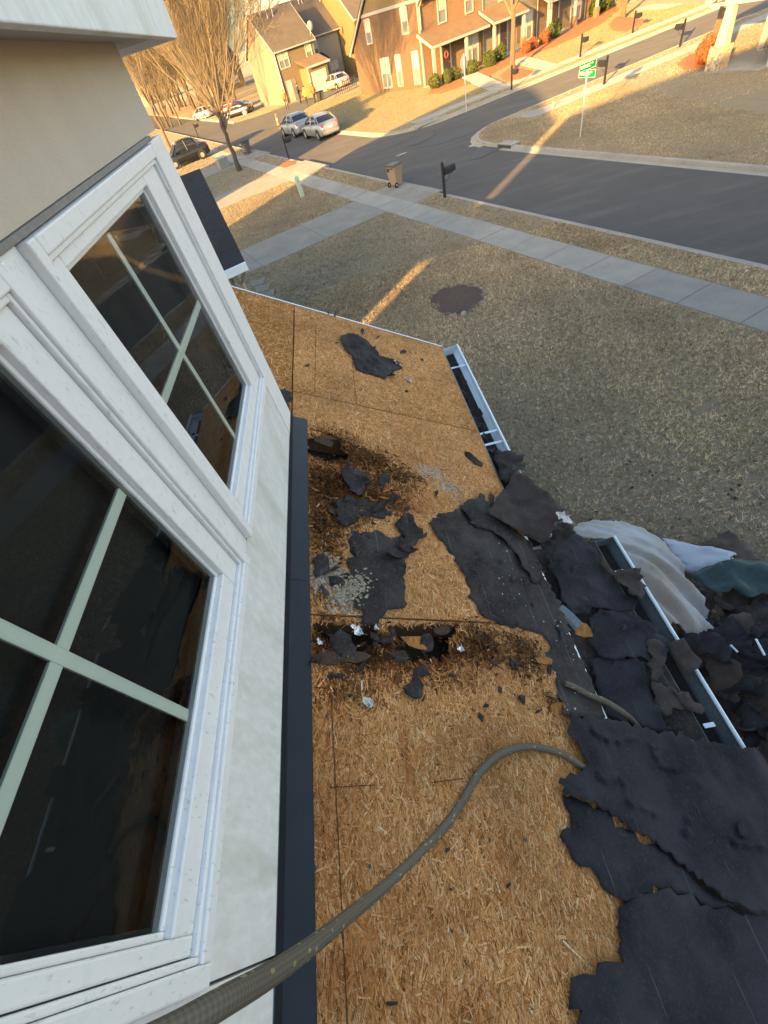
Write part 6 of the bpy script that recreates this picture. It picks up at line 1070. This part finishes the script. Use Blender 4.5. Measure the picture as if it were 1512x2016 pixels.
def fpiece(P, lab, mat, z0, seed, amp=.05, tilt=0.0):
    W = [tuple(on_hf(p, lambda x, y: heap(x, y) + z0)[:2]) for p in P]; out = dens(W, .05, .014, seed); V2, F2 = cdt(out, grid_in(out, .08, seed)); m = MB(); rt = random.Random(seed); tx, ty = rt.uniform(-tilt, tilt), rt.uniform(-tilt, tilt); cx, cy = np.mean([w[0] for w in W]), np.mean([w[1] for w in W])
    X = np.array([v[0] for v in V2]); Y = np.array([v[1] for v in V2]); D_ = edge_dist(X, Y, out)
    m.v = [(x, y, max(.01, heap(x, y) + z0 + tx * (x - cx) + ty * (y - cy) + amp * fbm(x, y, seed, 2.5) + .8 * amp * max(0, 1 - abs(nz(x, y, seed, 4)) * 6) + amp * 1.2 * math.exp(-d_ / .05) * max(0, nz(x, y, seed + 4, 5)))) for (x, y), d_ in zip(V2, D_)]; m.f = F2; return build('felt_piece', m, M[mat], label=lab, cat='roofing felt', smooth=True, solid=.005)
fpiece([(1378, 1076), (1400, 1062), (1432, 1048), (1455, 1062), (1480, 1090), (1500, 1106), (1450, 1108), (1420, 1090)], 'brown felt triangle on the grass beyond the blue tarp', 'feltbrown', .06, 3)
fpiece([(1340, 1242), (1412, 1250), (1430, 1280), (1440, 1310), (1400, 1300), (1362, 1290), (1345, 1270)], 'black rubbery felt fold under the canvas folds', 'feltnavy', .5, 4, .12)
fpiece([(1378, 1296), (1420, 1290), (1450, 1312), (1464, 1332), (1440, 1350), (1408, 1360), (1392, 1330)], 'red brown shingle slab under the bent gutter slab', 'feltbrown', .45, 5, .06)
rg = random.Random(31)
for k in range(110):
    a, b = rg.uniform(1345, 1545), rg.uniform(1135, 1560)
    if a < 1205 + (b - 1055) * .633 + 25 or (b < 1190 and a > 1360 and k % 3): continue
    s = rg.uniform(22, 62); n = rg.randint(5, 8); ph_ = rg.uniform(0, 6); el = rg.uniform(.35, .8); P = [(a + s * 1.4 * (rg.uniform(.5, 1.2) * math.cos(w) * math.cos(ph_) - el * rg.uniform(.5, 1.2) * math.sin(w) * math.sin(ph_)), b + s * 1.2 * (rg.uniform(.5, 1.2) * math.cos(w) * math.sin(ph_) + el * rg.uniform(.5, 1.2) * math.sin(w) * math.cos(ph_))) for w in [6.283 * i / n for i in range(n)]]
    o = fpiece(P, 'torn felt piece in the heap below the porch gutter', ('felt', 'feltnavy', 'feltnavy', 'felt', 'feltnavy', 'feltbrown')[k % 6], .05 + .16 * rg.random(), 900 + k, .035, .45); o['group'] = 'torn felt heap on the ground'
for k, (a, b, a2, b2) in enumerate([(1488, 1258, 1505, 1290), (1438, 1270, 1452, 1284)]):
    A4, B4 = on_hf((a, b), lambda x, y: heap(x, y) + .32), on_hf((a2, b2), lambda x, y: heap(x, y) + .32); build('metal_strip', MB().tube([tuple(A4), tuple(B4)], .012, 5), M['gutterclean'], label=['long white metal strip on the felt heap', 'short white metal strip beside the canvas folds'][k], cat='metal strip')
n = 60
for k in range(26):
    a, b = rg.uniform(1010, 1500), rg.uniform(900, 1060)
    q = on_z((a, b)); r = rg.uniform(.012, .04) * (1 if k % 6 else .6); m = MB(); m.prism([(q[0] + r * rg.uniform(.5, 1.2) * math.cos(6.283 * i / 6), q[1] + r * rg.uniform(.5, 1.2) * math.sin(6.283 * i / 6), .022) for i in range(6)], (0, 0, .006)); build('lawn_litter', m, M['felt'] if k % 6 else M['white'], label='small scrap of roofing litter on the near lawn', cat='litter', group='roofing litter on the near lawn')
